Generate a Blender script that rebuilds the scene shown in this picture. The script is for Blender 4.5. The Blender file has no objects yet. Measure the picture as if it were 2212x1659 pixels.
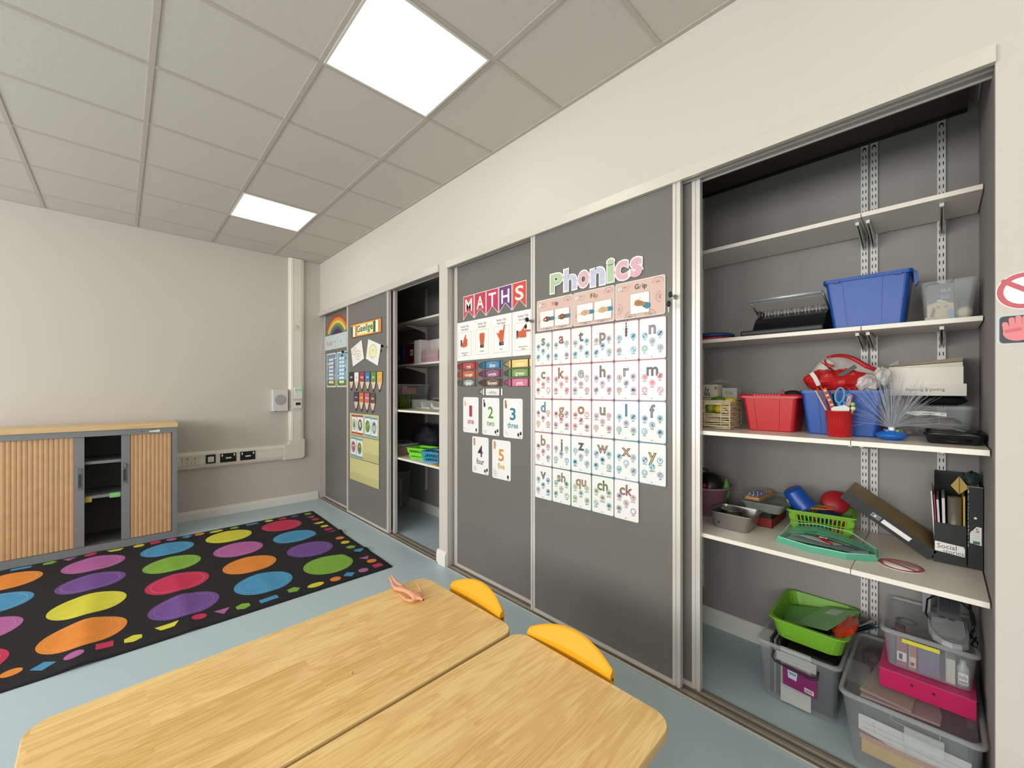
import bpy, bmesh, math, random
from mathutils import Vector, Matrix
sc = bpy.context.scene
COL = sc.collection
PI = math.pi
# ---------------- camera (level, 14 mm-class wide lens, small vertical shift) ----------------
YAW = .764
cd = bpy.data.cameras.new('camera'); cam = bpy.data.objects.new('camera', cd); COL.objects.link(cam)
cam.location = (5.4675, -1.838, 1.37)
fw = Vector((-math.cos(YAW), math.sin(YAW), 0)); rt = Vector((math.sin(YAW), math.cos(YAW), 0))
cam.matrix_world = Matrix(((rt.x, 0, -fw.x, 5.4675), (rt.y, 0, -fw.y, -1.838), (0, 1, 0, 1.37), (0, 0, 0, 1)))
cd.sensor_width = 36; cd.lens = 883.5/2212*36; cd.shift_y = 14.65/2212; cd.clip_start = .02
sc.camera = cam
# ---------------- world, exposure ----------------
w = bpy.data.worlds.new('world'); sc.world = w; w.use_nodes = True
w.node_tree.nodes['Background'].inputs[0].default_value = (.78, .88, 1, 1)
w.node_tree.nodes['Background'].inputs[1].default_value = 2.0
vs = sc.view_settings
vs.view_transform = 'Standard'; vs.look = 'None'; vs.gamma = 1; vs.use_curve_mapping = False
vs.exposure = -0.40
PANEL = 5.2          # emission of the ceiling light diffusers
DAY = 130            # daylight entering through each window, W
def win_light(x, y, z, sx, sz, rot, e):
    l = bpy.data.lights.new('window_daylight', 'AREA'); l.shape = 'RECTANGLE'; l.size = sx; l.size_y = sz
    l.energy = e; l.color = (.95, .95, .92)
    o = bpy.data.objects.new('window_daylight', l); COL.objects.link(o); o.location = (x, y, z); o.rotation_euler = rot
for wx in (1.3, 3.9, 6.5): win_light(wx, -6.18, 1.75, 2.0, 1.5, (PI/2, 0, 0), DAY)
# ---------------- colour and materials ----------------
def lin(c): return tuple(((v/255)/12.92 if v/255 <= .04045 else ((v/255+.055)/1.055)**2.4) for v in c)
MC = {}
def mat(c, r=.6, m=0, name=None, spec=.5, alpha=1, trans=0, coat=0, noise=0, nscale=30, bump=0, emit=0, ior=1.45):
    key = (tuple(c), r, m, spec, alpha, trans, coat, noise, nscale, bump, emit)
    if key in MC: return MC[key]
    M = bpy.data.materials.new(name or 'paint_%02x%02x%02x' % tuple(int(v) for v in c)); M.use_nodes = True
    nt = M.node_tree; p = nt.nodes['Principled BSDF']
    p.inputs['Base Color'].default_value = (*lin(c), 1); p.inputs['Roughness'].default_value = r
    p.inputs['Metallic'].default_value = m; p.inputs['Specular IOR Level'].default_value = spec
    p.inputs['Alpha'].default_value = alpha; p.inputs['Transmission Weight'].default_value = trans
    p.inputs['Coat Weight'].default_value = coat; p.inputs['IOR'].default_value = ior
    if emit: p.inputs['Emission Color'].default_value = (*lin(c), 1); p.inputs['Emission Strength'].default_value = emit
    if noise or bump:
        tc = nt.nodes.new('ShaderNodeTexCoord'); n = nt.nodes.new('ShaderNodeTexNoise')
        n.inputs['Scale'].default_value = nscale; n.inputs['Detail'].default_value = 4
        nt.links.new(tc.outputs['Object'], n.inputs['Vector'])
        if noise:
            mx = nt.nodes.new('ShaderNodeMix'); mx.data_type = 'RGBA'
            mx.inputs[6].default_value = (*lin([max(0, v*(1-noise)) for v in c]), 1)
            mx.inputs[7].default_value = (*lin([min(255, v*(1+noise)) for v in c]), 1)
            nt.links.new(n.outputs['Fac'], mx.inputs[0]); nt.links.new(mx.outputs[2], p.inputs['Base Color'])
        if bump:
            b = nt.nodes.new('ShaderNodeBump'); b.inputs['Strength'].default_value = bump; b.inputs['Distance'].default_value = .002
            nt.links.new(n.outputs['Fac'], b.inputs['Height']); nt.links.new(b.outputs[0], p.inputs['Normal'])
    MC[key] = M; return M
def nodes(M): return M.node_tree.nodes, M.node_tree.links, M.node_tree.nodes['Principled BSDF']
WALL = mat((203, 197, 189), .7, name='wall_paint', bump=.05, nscale=220)
CUPW = mat((150, 146, 143), .75, name='cupboard_wall_shaded', bump=.05, nscale=200)  # white wall paint darkened, the cupboard's shade put into the colour
WHITE = mat((232, 230, 224), .35, name='white_gloss_paint')
PLAST = mat((232, 229, 220), .4, name='white_plastic')
SHELF = mat((236, 230, 218), .35, name='white_melamine')
METW = mat((214, 213, 208), .4, .0, name='white_powder_coat')
ALU = mat((214, 210, 204), .35, .3, name='satin_aluminium')
DOORM = mat((112, 110, 105), .36, name='grey_door_laminate', noise=.03, nscale=6, spec=.45)
DARK = mat((14, 14, 15), .6, name='void_shade_black')  # flat black standing in for the shade in holes and gaps
BLK = mat((18, 18, 20), .4, name='black_plastic')
PAPER = mat((238, 237, 233), .35, name='laminated_paper')
INK = mat((28, 28, 30), .5, name='black_ink')
STEEL = mat((170, 170, 168), .25, .9, name='steel')
SILV = mat((190, 192, 196), .3, .4, name='silver_plastic')
def clear(c=(200, 205, 208), a=.14, r=.12):
    return mat(c, r, name='clear_plastic', alpha=a, spec=.6)
CLR = clear(); CLR2 = clear((200, 204, 206), .38, .25)
# tile with fine mineral texture
CTILE = mat((200, 194, 186), .9, name='mineral_ceiling_tile', noise=.03, nscale=500, bump=.3)
TBAR = mat((184, 177, 168), .5, name='ceiling_grid_metal')
# vinyl floor
FLOOR = mat((182, 203, 211), .34, name='pale_blue_vinyl', noise=.06, nscale=160, spec=.45)
# laminate beech staves
def wood(name, base, dark, axis_y=True, sw=.065, sl=.62, gl=1):
    M = bpy.data.materials.new(name); M.use_nodes = True; N, K, p = nodes(M)
    tc = N.new('ShaderNodeTexCoord'); mp = N.new('ShaderNodeMapping')
    if axis_y: mp.inputs['Rotation'].default_value = (0, 0, PI/2)
    K.new(tc.outputs['Object'], mp.inputs[0])
    br = N.new('ShaderNodeTexBrick'); br.offset = .37; br.inputs['Scale'].default_value = 1
    br.inputs['Brick Width'].default_value = sl; br.inputs['Row Height'].default_value = sw; br.inputs['Mortar Size'].default_value = 0
    br.inputs['Color1'].default_value = (0, 0, 0, 1); br.inputs['Color2'].default_value = (1, 1, 1, 1)
    K.new(mp.outputs[0], br.inputs['Vector'])
    # per-stave offset of the grain field
    sep = N.new('ShaderNodeVectorMath'); sep.operation = 'MULTIPLY_ADD'
    K.new(br.outputs['Color'], sep.inputs[0]); sep.inputs[1].default_value = (7.3, 3.1, 5.7); K.new(mp.outputs[0], sep.inputs[2])
    st = N.new('ShaderNodeMapping'); st.inputs['Scale'].default_value = (1.6, 16, 16); K.new(sep.outputs[0], st.inputs[0])
    n1 = N.new('ShaderNodeTexNoise'); n1.inputs['Scale'].default_value = 1; n1.inputs['Detail'].default_value = 3; n1.inputs['Distortion'].default_value = .6
    K.new(st.outputs[0], n1.inputs['Vector'])
    wv = N.new('ShaderNodeMath'); wv.operation = 'MULTIPLY'; wv.inputs[1].default_value = 60; K.new(n1.outputs['Fac'], wv.inputs[0])
    sn = N.new('ShaderNodeMath'); sn.operation = 'SINE'; K.new(wv.outputs[0], sn.inputs[0])
    st2 = N.new('ShaderNodeMapping'); st2.inputs['Scale'].default_value = (6, 240, 240); K.new(sep.outputs[0], st2.inputs[0])
    n2 = N.new('ShaderNodeTexNoise'); n2.inputs['Scale'].default_value = 1; n2.inputs['Detail'].default_value = 2; K.new(st2.outputs[0], n2.inputs['Vector'])
    st3 = N.new('ShaderNodeMapping'); st3.inputs['Scale'].default_value = (5, 14, 14); K.new(sep.outputs[0], st3.inputs[0])
    n3 = N.new('ShaderNodeTexNoise'); n3.inputs['Scale'].default_value = 1; n3.inputs['Detail'].default_value = 5; K.new(st3.outputs[0], n3.inputs['Vector'])
    def add(a, fa, b, fb):
        x = N.new('ShaderNodeMath'); x.operation = 'MULTIPLY'; x.inputs[1].default_value = fa; K.new(a, x.inputs[0])
        y = N.new('ShaderNodeMath'); y.operation = 'MULTIPLY_ADD'; y.inputs[1].default_value = fb; K.new(b, y.inputs[0]); K.new(x.outputs[0], y.inputs[2]); return y.outputs[0]
    g = add(sn.outputs[0], .10*gl, n2.outputs['Fac'], .34)
    g = add(g, 1, n3.outputs['Fac'], .55)
    g = add(g, 1, br.outputs['Color'], .22)
    cr = N.new('ShaderNodeValToRGB'); K.new(g, cr.inputs[0])
    cr.color_ramp.elements[0].position = .30; cr.color_ramp.elements[0].color = (*lin(dark), 1)
    cr.color_ramp.elements[1].position = .78; cr.color_ramp.elements[1].color = (*lin(base), 1)
    K.new(cr.outputs[0], p.inputs['Base Color']); p.inputs['Roughness'].default_value = .33
    return M
TABLE = wood('beech_laminate', (252, 218, 148), (222, 174, 100))
TAMB = mat((205, 165, 122), .5, name='beech_tambour', noise=.08, nscale=14)
CABTOP = wood('beech_cabinet_top', (232, 203, 155), (208, 172, 122), sw=.3, sl=2.0, gl=.3)
# ---------------- mesh builder ----------------
class B:
    def __init__(s): s.bm = bmesh.new(); s.ms = []; s.ly = 0
    def mi(s, m):
        if m not in s.ms: s.ms.append(m)
        return s.ms.index(m)
    def f(s, pts, m, smooth=False):
        vs_ = [p if isinstance(p, bmesh.types.BMVert) else s.bm.verts.new(p) for p in pts]
        try: fc = s.bm.faces.new(vs_)
        except ValueError: return None
        fc.material_index = s.mi(m); fc.smooth = smooth; return fc
    def box(s, x0, x1, y0, y1, z0, z1, m, bev=0, M=None):
        r = bmesh.ops.create_cube(s.bm, size=1); v = r['verts']
        for q in v: q.co = Vector(((x0+x1)/2+q.co.x*(x1-x0), (y0+y1)/2+q.co.y*(y1-y0), (z0+z1)/2+q.co.z*(z1-z0)))
        fs = set(fc for q in v for fc in q.link_faces)
        i = s.mi(m)
        for fc in fs: fc.material_index = i
        if bev:
            es = list(set(e for q in v for e in q.link_edges))
            r2 = bmesh.ops.bevel(s.bm, geom=es, offset=bev, segments=2, affect='EDGES', profile=.6)
            v = list(set(q for fc in r2['faces'] for q in fc.verts) | set(q for q in v if q.is_valid))
            for fc in r2['faces']: fc.material_index = i
            seen = set(v); st = list(v)
            while st:
                q = st.pop()
                for e in q.link_edges:
                    o = e.other_vert(q)
                    if o not in seen: seen.add(o); st.append(o)
            v = list(seen)
        if M is not None:
            for q in v: q.co = M @ q.co
        return v
    def loft(s, rings, m, close=True, caps=(True, True), smooth=False):
        R = [[s.bm.verts.new(p) for p in r] for r in rings]; n = len(R[0])
        for a, b in zip(R, R[1:]):
            for i in range(n if close else n-1):
                s.f([a[i], a[(i+1) % n], b[(i+1) % n], b[i]], m, smooth)
        if caps[0]: s.f(list(reversed(R[0])), m)
        if caps[1]: s.f(R[-1], m)
        return R
    def prism(s, poly, y0, y1, m, ax='y'):
        def P(a, b, t): return (a, t, b) if ax == 'y' else ((t, a, b) if ax == 'x' else (a, b, t))
        s.loft([[P(a, b, y0) for a, b in poly], [P(a, b, y1) for a, b in poly]], m)
    def cyl(s, p0, p1, r0, r1, m, n=16, caps=(True, True), smooth=True):
        p0, p1 = Vector(p0), Vector(p1); d = (p1-p0).normalized()
        a = d.orthogonal().normalized(); b = d.cross(a)
        s.loft([[p+(a*math.cos(2*PI*i/n)+b*math.sin(2*PI*i/n))*r for i in range(n)] for p, r in ((p0, r0), (p1, r1))], m, caps=caps, smooth=smooth)
    def tube(s, pts, r, m, n=8, closed=False, caps=True):
        pts = [Vector(p) for p in pts]; rings = []; a = None; L = len(pts)
        for i, p in enumerate(pts):
            d = (pts[(i+1) % L]-pts[i-1]) if closed else (pts[min(i+1, L-1)]-pts[max(i-1, 0)])
            d = d.normalized()
            a = d.orthogonal().normalized() if a is None else (a-d*a.dot(d)).normalized()
            b = d.cross(a); rr = r[i] if isinstance(r, (list, tuple)) else r
            rings.append([p+(a*math.cos(2*PI*k/n)+b*math.sin(2*PI*k/n))*rr for k in range(n)])
        if closed: rings.append(rings[0])
        s.loft(rings, m, caps=(caps and not closed,)*2, smooth=True)
    def lathe(s, prof, m, n=28, c=(0, 0, 0), M=None, a0=0, a1=2*PI):
        full = abs(a1-a0-2*PI) < 1e-6; k = n if full else n+1; rings = []
        for r, z in prof:
            ring = []
            for i in range(k):
                t = a0+(a1-a0)*i/n; p = Vector((c[0]+max(r, 1e-5)*math.cos(t), c[1]+max(r, 1e-5)*math.sin(t), c[2]+z))
                ring.append(M @ p if M is not None else p)
            rings.append(ring)
        s.loft(rings, m, close=full, caps=(False, False), smooth=True)
    def ball(s, c, r, m, n=16, sc_=(1, 1, 1), M=None):
        h = n//2
        s_ = s; prof = [(math.sin(PI*j/h), -math.cos(PI*j/h)) for j in range(h+1)]
        rings = []
        for pr, pz in prof:
            ring = []
            for i in range(n):
                t = 2*PI*i/n; p = Vector((c[0]+max(pr, 1e-4)*r*sc_[0]*math.cos(t), c[1]+max(pr, 1e-4)*r*sc_[1]*math.sin(t), c[2]+pz*r*sc_[2]))
                ring.append(M @ p if M is not None else p)
            rings.append(ring)
        s_.loft(rings, m, caps=(True, True), smooth=True)
    # rounded rectangular ring; local xy
    @staticmethod
    def rr(w, d, r, z, n=4, cx=0, cy=0, dz=0):
        out = []
        for k, (sx, sy) in enumerate(((1, 1), (-1, 1), (-1, -1), (1, -1))):
            for i in range(n+1):
                t = PI/2*(k+i/n)
                out.append(Vector((cx+sx*(w/2-r)+r*math.cos(t), cy+sy*(d/2-r)+r*math.sin(t), z)))
        return out
    def tub(s, w0, d0, w1, d1, h, m, r=.02, t=.002, rim=.008, rimh=.008, z=0, c=(0, 0), mrim=None):
        """open tub: base w0 x d0, top w1 x d1"""
        R = lambda w, d, z_, rr_=r: s.rr(w, d, min(rr_, w/2-.001, d/2-.001), z_, cx=c[0], cy=c[1])
        outer = [R(w0-.006, d0-.006, z), R(w0, d0, z+.004), R(w1, d1, z+h-rimh)]
        s.loft(outer, m, caps=(True, False), smooth=False)
        mr = mrim or m
        s.loft([R(w1, d1, z+h-rimh), R(w1+2*rim, d1+2*rim, z+h-rimh), R(w1+2*rim, d1+2*rim, z+h), R(w1-2*t, d1-2*t, z+h)], mr, caps=(False, False))
        s.loft([R(w1-2*t, d1-2*t, z+h), R(w0-2*t, d0-2*t, z+t)], m, caps=(False, True))
    # ---- flat print on a sheet facing -Y; layers step towards the room ----
    def nxt(s): s.ly += .00006; return s.ly
    def flat(s, pts, y, m): s.f([(a, y, b) for a, b in pts], m)
    def pl(s, pts, y, m): s.flat(pts, y-s.nxt(), m)
    def disc(s, x, z, y, rx, m, rz=None, n=20):
        rz = rz or rx; s.flat([(x+rx*math.cos(2*PI*i/n), z+rz*math.sin(2*PI*i/n)) for i in range(n)], y-s.nxt(), m)
    def rect(s, x0, x1, z0, z1, y, m): s.flat([(x0, z0), (x1, z0), (x1, z1), (x0, z1)], y-s.nxt(), m)
    def arc(s, x, z, y, r0, r1, m, a0=0, a1=PI, n=14):
        yy = y-s.nxt()
        for i in range(n):
            t, u = a0+(a1-a0)*i/n, a0+(a1-a0)*(i+1)/n
            s.flat([(x+r0*math.cos(t), z+r0*math.sin(t)), (x+r1*math.cos(t), z+r1*math.sin(t)), (x+r1*math.cos(u), z+r1*math.sin(u)), (x+r0*math.cos(u), z+r0*math.sin(u))], yy, m)
    def text(s, t, o, size, m, bold=0, ux=(1, 0, 0), uz=(0, 0, 1), fit=None, ext=0, sx=1):
        V, F, bb = glyph(t, bold); ux, uz, o = Vector(ux), Vector(uz), Vector(o)
        kx, kz = size*sx, size
        if fit: kx = fit[0]/(bb[1]-bb[0]); kz = fit[1]/(bb[3]-bb[2])
        mx, mz = (bb[0]+bb[1])/2, ((bb[2]+bb[3])/2 if fit else .35)
        nrm = ux.cross(uz)
        vs_ = [s.bm.verts.new(o+ux*((a-mx)*kx)+uz*((b-mz)*kz)) for a, b in V]
        for fc in F:
            s.f([vs_[i] for i in fc], m)
    def card(s, x0, x1, z0, z1, y, m, r=.006, t=.001, M=None):
        w, h = x1-x0, z1-z0; cx, cz = (x0+x1)/2, (z0+z1)/2
        ring = [(p.x+cx, p.y+cz) for p in s.rr(w, h, min(r, w/2-1e-4, h/2-1e-4), 0, 3)]
        s.prism([(a, b) for a, b in ring], y, y-t, m); s.ly = t
    def build(s, name, parent=None, loc=(0, 0, 0), rz=0, label=None, merge=False):
        if merge: bmesh.ops.remove_doubles(s.bm, verts=s.bm.verts, dist=1e-5)
        bmesh.ops.recalc_face_normals(s.bm, faces=[f_ for f_ in s.bm.faces]) if s.recalc else None
        me = bpy.data.meshes.new(name); s.bm.to_mesh(me); s.bm.free()
        for m in s.ms: me.materials.append(m)
        o = bpy.data.objects.new(name, me); COL.objects.link(o)
        o.location = loc; o.rotation_euler = (0, 0, rz)
        if parent: o.parent = parent
        if label: o['label'] = label
        return o
    recalc = True
GL = {}
def glyph(t, bold):
    if (t, bold) in GL: return GL[(t, bold)]
    cu = bpy.data.curves.new('t', 'FONT'); cu.body = t; cu.size = 1; cu.offset = bold; cu.resolution_u = 3 if len(t) < 3 else 2; cu.fill_mode = 'FRONT'
    o = bpy.data.objects.new('t', cu); me = bpy.data.meshes.new_from_object(o)
    V = [(v.co.x, v.co.y) for v in me.vertices]; F = [tuple(p.vertices) for p in me.polygons]
    bb = (min(v[0] for v in V), max(v[0] for v in V), min(v[1] for v in V), max(v[1] for v in V))
    bpy.data.meshes.remove(me); bpy.data.objects.remove(o); bpy.data.curves.remove(cu)
    GL[(t, bold)] = (V, F, bb); return GL[(t, bold)]
def tag(o, label, cat, group=None):
    o['label'] = label; o['category'] = cat
    if group: o['group'] = group
    return o
def thing(name, label, cat, loc=(0, 0, 0), rz=0, group=None):
    o = bpy.data.objects.new(name, None); COL.objects.link(o); o.empty_display_size = .05
    o.location = loc; o.rotation_euler = (0, 0, rz); return tag(o, label, cat, group)
def _bb(objs):
    vs_ = [v.co for o in objs for v in o.data.vertices]
    return [(min(v[i] for v in vs_), max(v[i] for v in vs_)) for i in range(3)]
def solo(name, b, label, cat, group=None):          # one-mesh thing: origin moved to the middle of its base
    o = b.build(name); (x0, x1), (y0, y1), (z0, z1) = _bb([o]); c = Vector(((x0+x1)/2, (y0+y1)/2, z0))
    o.data.transform(Matrix.Translation(-c)); o.location = c
    return tag(o, label, cat, group)
def settle(t):                                      # parts modelled in room coordinates: put the thing's Empty at its base
    ms = [c for c in t.children if c.type == 'MESH']; ms += [g for c in ms for g in c.children if g.type == 'MESH']
    (x0, x1), (y0, y1), (z0, z1) = _bb(ms); c = Vector(((x0+x1)/2, (y0+y1)/2, z0))
    for m in ms: m.data.transform(Matrix.Translation(-c))
    t.location = c; return t
def struct(name, b): o = b.build(name); o['kind'] = 'structure'; return o
def dup(o, loc, label, rz=None):
    c = o.copy(); COL.objects.link(c); c.location = loc; c['label'] = label
    if rz is not None: c.rotation_euler = (0, 0, rz)
    for ch in o.children:
        d = ch.copy(); COL.objects.link(d); d.parent = c
        for g in ch.children:
            e = g.copy(); COL.objects.link(e); e.parent = d
    return c
H = 2.987
# ================= setting =================
b = B(); b.box(-.2, 8.6, -6.5, .9, -.1, 0, FLOOR); struct('floor', b)
b = B(); b.box(-.2, 8.6, -6.5, .12, H, H+.1, CTILE); ceil = struct('ceiling', b)
b = B()
GX = [.366+.6*k for k in range(14)]; GY = [-(.5257+.6*k) for k in range(10)]
for y in GY: b.box(0, 8.4, y-.012, y+.012, H-.004, H+.01, TBAR)
for x in GX:
    for y0, y1 in zip([0]+[g for g in GY], GY+[-6.2]): b.box(x-.011, x+.011, y1+.012, y0-.012, H-.0035, H+.01, TBAR)
b.box(0, 8.4, -.022, 0, H-.005, H+.01, TBAR); b.box(0, .018, -6.2, -.022, H-.005, H+.01, TBAR)
struct('trim_1', b)
b = B(); b.box(-.12, 0, -6.4, 0, 0, H, WALL); struct('wall_left', b)      # far wall with the trunking
b = B()
b.box(-.12, 8.5, 0, .1, 2.372, H, WALL)            # header above the sliding doors
b.box(2.71, 2.82, 0, .67, 0, 2.372, WALL)          # pier between the two cupboards
b.box(5.5815, 8.5, 0, .67, 0, 2.372, WALL)
struct('wall_front', b)
b = B(); b.box(8.4, 8.5, -6.4, 0, 0, H, WALL); struct('wall_right', b)
b = B()
b.box(-.12, 8.5, -6.3, -6.2, 0, 1.0, WALL); b.box(-.12, 8.5, -6.3, -6.2, 2.5, H, WALL)
for x0, x1 in ((-.12, .3), (2.3, 2.9), (4.9, 5.5), (7.5, 8.5)): b.box(x0, x1, -6.3, -6.2, 1.0, 2.5, WALL)
struct('wall_back', b)
for k, wx in enumerate((.3, 2.9, 5.5)):
    b = B()
    for x0, x1, z0, z1 in ((wx, wx+2, 1, 1.05), (wx, wx+2, 2.45, 2.5), (wx, wx+.05, 1.05, 2.45), (wx+1.95, wx+2, 1.05, 2.45), (wx+.975, wx+1.025, 1.05, 2.45)):
        b.box(x0, x1, -6.27, -6.22, z0, z1, WHITE)
    fr = struct('window_%d' % (k+1), b)
    g = B(); g.box(wx+.05, wx+1.95, -6.25, -6.245, 1.05, 2.45, mat((235, 242, 245), .02, name='window_glass', alpha=.12)); g.build('pane', fr)
# cupboard interiors
b = B()
b.box(-.12, 5.7, .67, .77, 0, 2.65, CUPW)                                     # back
b.box(-.12, 0, 0, .67, 0, 2.65, CUPW)
b.box(2.7085, 2.71, .10, .67, 0, 2.372, CUPW); b.box(2.82, 2.8215, .10, .67, 0, 2.372, CUPW); b.box(5.580, 5.5815, .0015, .67, 0, 2.55, CUPW)
struct('wall_cupboard', b)
b = B(); b.box(0, 2.71, .1, .67, 2.553, 2.6, CUPW); b.box(2.82, 5.5815, .1, .67, 2.553, 2.6, CUPW)
b.box(0, 2.71, .095, .1, 2.33, 2.6, CUPW); b.box(2.82, 5.5815, .095, .1, 2.33, 2.6, CUPW)
TB2 = mat((150, 149, 145), .6, name='cupboard_tile_joint')
for x in (.5, 1.0, 1.5, 2.0, 2.5): b.box(x-.006, x+.006, .1, .67, 2.551, 2.5535, TB2)
struct('ceiling_cupboard', b)
b = B()
def skirt(b, x0, x1, y, sgn=-1, h=.098):   # profile along X, on the wall at y
    prof = [(0, 0), (.018, 0), (.018, h-.028), (.012, h-.018), (.010, h-.006), (.004, h), (0, h)]
    b.loft([[(x, y+sgn*a, z) for a, z in prof] for x in (x0, x1)], WHITE)
skirt(b, 0, 2.708, .669); skirt(b, 2.822, 5.579, .669); struct('baseboard_cupboard', b)
b = B(); prof = [(0, 0), (.018, 0), (.018, .07), (.012, .08), (.010, .092), (.004, .098), (0, .098)]
b.loft([[(a, y, z) for a, z in prof] for y in (-6.2, -.022)], WHITE); struct('baseboard_left', b)
b = B(); skirt(b, 2.695, 2.815, 0, -1, .11); struct('baseboard_pier', b)
b = B(); skirt(b, 5.70, 8.4, 0); struct('baseboard_front', b)
# sliding door tracks
TRK = mat((172, 165, 152), .42, .35, name='champagne_anodised_track'); TRD = mat((95, 90, 84), .5, .2, name='track_groove')
for n, (x0, x1) in enumerate(((.0, 2.71), (2.82, 5.5815))):
    b = B()
    b.box(x0, x1, -.014, .006, 2.318 if n == 0 else 2.322, 2.374, ALU if n == 0 else mat((215, 210, 200), .35, .25, name='fascia_alu'))
    b.box(x0, x1, .006, .095, 2.352, 2.374, ALU)
    for y in (.041, .085): b.box(x0, x1, y-.003, y+.003, 2.325, 2.354, ALU)
    struct('trim_%d' % (2+2*n), b)
    b = B()
    b.box(x0, x1, -.018, .092, 0, .004, TRK); b.box(x0, x1, -.018, -.014, .004, .009, ALU)
    for y in (.0, .036, .042, .082): b.box(x0, x1, y-.0012, y+.0012, .004, .0055, TRD)
    for y in (.018, .062): b.box(x0, x1, y-.004, y+.004, .004, .007, TRK)
    struct('trim_%d' % (3+2*n), b)
    b = B(); b.box(x0, x0+.004, -.0, .09, .006, 2.33, ALU); b.box(x1-.003, x1-.0005, .02, .09, .006, 2.33, CUPW) if n == 0 else None
    struct('trim_%d' % (6+n), b)
# ceiling light panels
FRM = mat((215, 210, 200), .4, name='light_frame'); 
DIF = bpy.data.materials.new('light_diffuser'); DIF.use_nodes = True
N, K, p = nodes(DIF); em = N.new('ShaderNodeEmission'); em.inputs[0].default_value = (1, .88, .72, 1); em.inputs[1].default_value = PANEL
K.new(em.outputs[0], N['Material Output'].inputs[0])
def panel():
    t = thing('ceiling_light', 'square lit ceiling panel nearest the camera, cut by the top of the frame', 'ceiling light', (3.666, -.8257, H-.006), 0, 'square light panels in the ceiling grid')
    b = B()
    for x0, x1, y0, y1 in ((-.29, .29, -.29, -.279), (-.29, .29, .279, .29), (-.29, -.279, -.279, .279), (.279, .29, -.279, .279)): b.box(x0, x1, y0, y1, -.002, .008, FRM)
    b.build('frame', t); b = B(); b.box(-.279, .279, -.279, .279, 0, .004, DIF); b.build('diffuser', t); return t
pn = panel()
dup(pn, (1.266, -.8257, H-.006), 'small square lit ceiling panel nearer the far wall')
lab = ['directly above and behind the camera', 'over the back of the rug', 'over the middle of the room', 'towards the right wall', 'near the windows by the far wall', 'near the windows in the middle', 'near the windows by the right wall']
for (x, y), l in zip(((6.066, -.8257), (1.266, -3.2257), (3.666, -3.2257), (6.066, -3.2257), (1.266, -5.6257), (3.666, -5.6257), (6.066, -5.6257)), lab):
    dup(pn, (x, y, H-.006), 'square lit ceiling panel '+l)
# ---------------- sliding doors ----------------
def sdoor(x0, x1, y, label, locks=()):
    t = thing('sliding_door', label, 'cupboard door', (x0, y, .012)); W = x1-x0; Ht = 2.33-.012
    b = B(); b.box(.03, W-.03, .004, .022, .02, Ht, DOORM); b.build('panel', t)
    for a in (0, W-.036):
        b = B(); b.box(a, a+.014, 0, .028, 0, Ht, ALU); b.box(a+.014, a+.022, .004, .028, 0, Ht, ALU); b.box(a+.022, a+.036, 0, .028, 0, Ht, ALU); b.build('stile', t)
    b = B(); b.box(.036, W-.036, 0, .026, .0, .022, ALU); b.build('bottom_rail', t)
    for lx, lz in locks:
        b = B(); lx -= x0; lz -= .012
        b.cyl((lx, 0, lz), (lx, -.02, lz), .0105, .0105, STEEL); b.cyl((lx, -.02, lz), (lx, -.023, lz), .008, .008, STEEL)
        lk = b.build('lock', t)
        b = B()
        b.box(lx-.0012, lx+.0012, -.04, -.022, lz-.004, lz+.004, STEEL)
        b.cyl((lx-.003, -.05, lz+.004), (lx+.003, -.05, lz+.004), .014, .014, BLK, 14)
        b.tube([(lx-.004+.008*math.sin(a), -.052-.004*math.sin(a), lz-.014+.012*math.cos(a)) for a in [i*PI/6 for i in range(12)]], .0012, STEEL, 5, True)
        b.ball((lx-.006, -.056, lz-.038), .014, BLK, 12, (.7, .5, 1)); b.box(lx-.0085, lx-.0045, -.057, -.055, lz-.075, lz-.048, STEEL)
        b.build('key', lk)
    return t
sdoor(.012, .928, .05, 'grey sliding door in the far corner with rainbow and days posters')
sdoor(.852, 1.845, .005, 'grey sliding door with Gaeilge banner and pencil cut-outs', ((1.815, 1.79), (.868, 1.80)))
sdoor(.93, 1.882, .05, 'grey sliding door edge just behind the Gaeilge door')
sdoor(2.846, 3.768, .05, 'grey sliding door with the MATHS bunting and number cards')
sdoor(3.712, 4.652, .005, 'grey sliding door covered in the phonics card chart', ((4.63, 1.80), (3.729, 1.80)))
sdoor(3.77, 4.722, .05, 'narrow strip of grey sliding door at the open cupboard')
# ---------------- uprights, brackets, shelves ----------------
def upright(x, z0, label, shelf=(), top=2.513):
    t = thing('shelf_upright', label, 'shelf support', (x, .67, 0)); b = B()
    b.box(-.0125, .0125, -.012, 0, z0, top, METW)
    k = 0; z = z0+.02
    while z < top-.03:
        for s in (-.0055, .0055):
            b.f([(s-.0016, -.0124, z), (s+.0016, -.0124, z), (s+.0016, -.0124, z+.015), (s-.0016, -.0124, z+.015)], DARK)  # slots are black faces painted for the shaded holes
        z += .032; k += 1
    b.cyl((0, -.0125, top-.02), (0, -.0135, top-.02), .005, .005, DARK, 10)
    b.build('channel', t)
    for sz, dep in shelf:
        b = B(); s = dep-.05
        for q in (-.0045, .0045):
            b.prism([(-.012, sz-.002), (-s, sz-.002), (-s, sz-.012), (-s+.03, sz-.016), (-.03, sz-.06), (-.012, sz-.068)], q-.001, q+.001, METW, 'x')
        b.box(-.0055, .0055, -s, -.012, sz-.004, sz-.001, METW); b.box(-.006, .006, -s-.004, -s+.012, sz-.014, sz-.001, METW)
        b.build('bracket', t)
    return t
SH = ((2.085, .30), (1.617, .30), (1.166, .50), (.700, .50))
upright(4.49, .211, 'slotted white shelf upright beside the sliding door edge', SH)
upright(5.228, .25, 'slotted white shelf upright, left one of the middle pair', SH)
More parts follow.
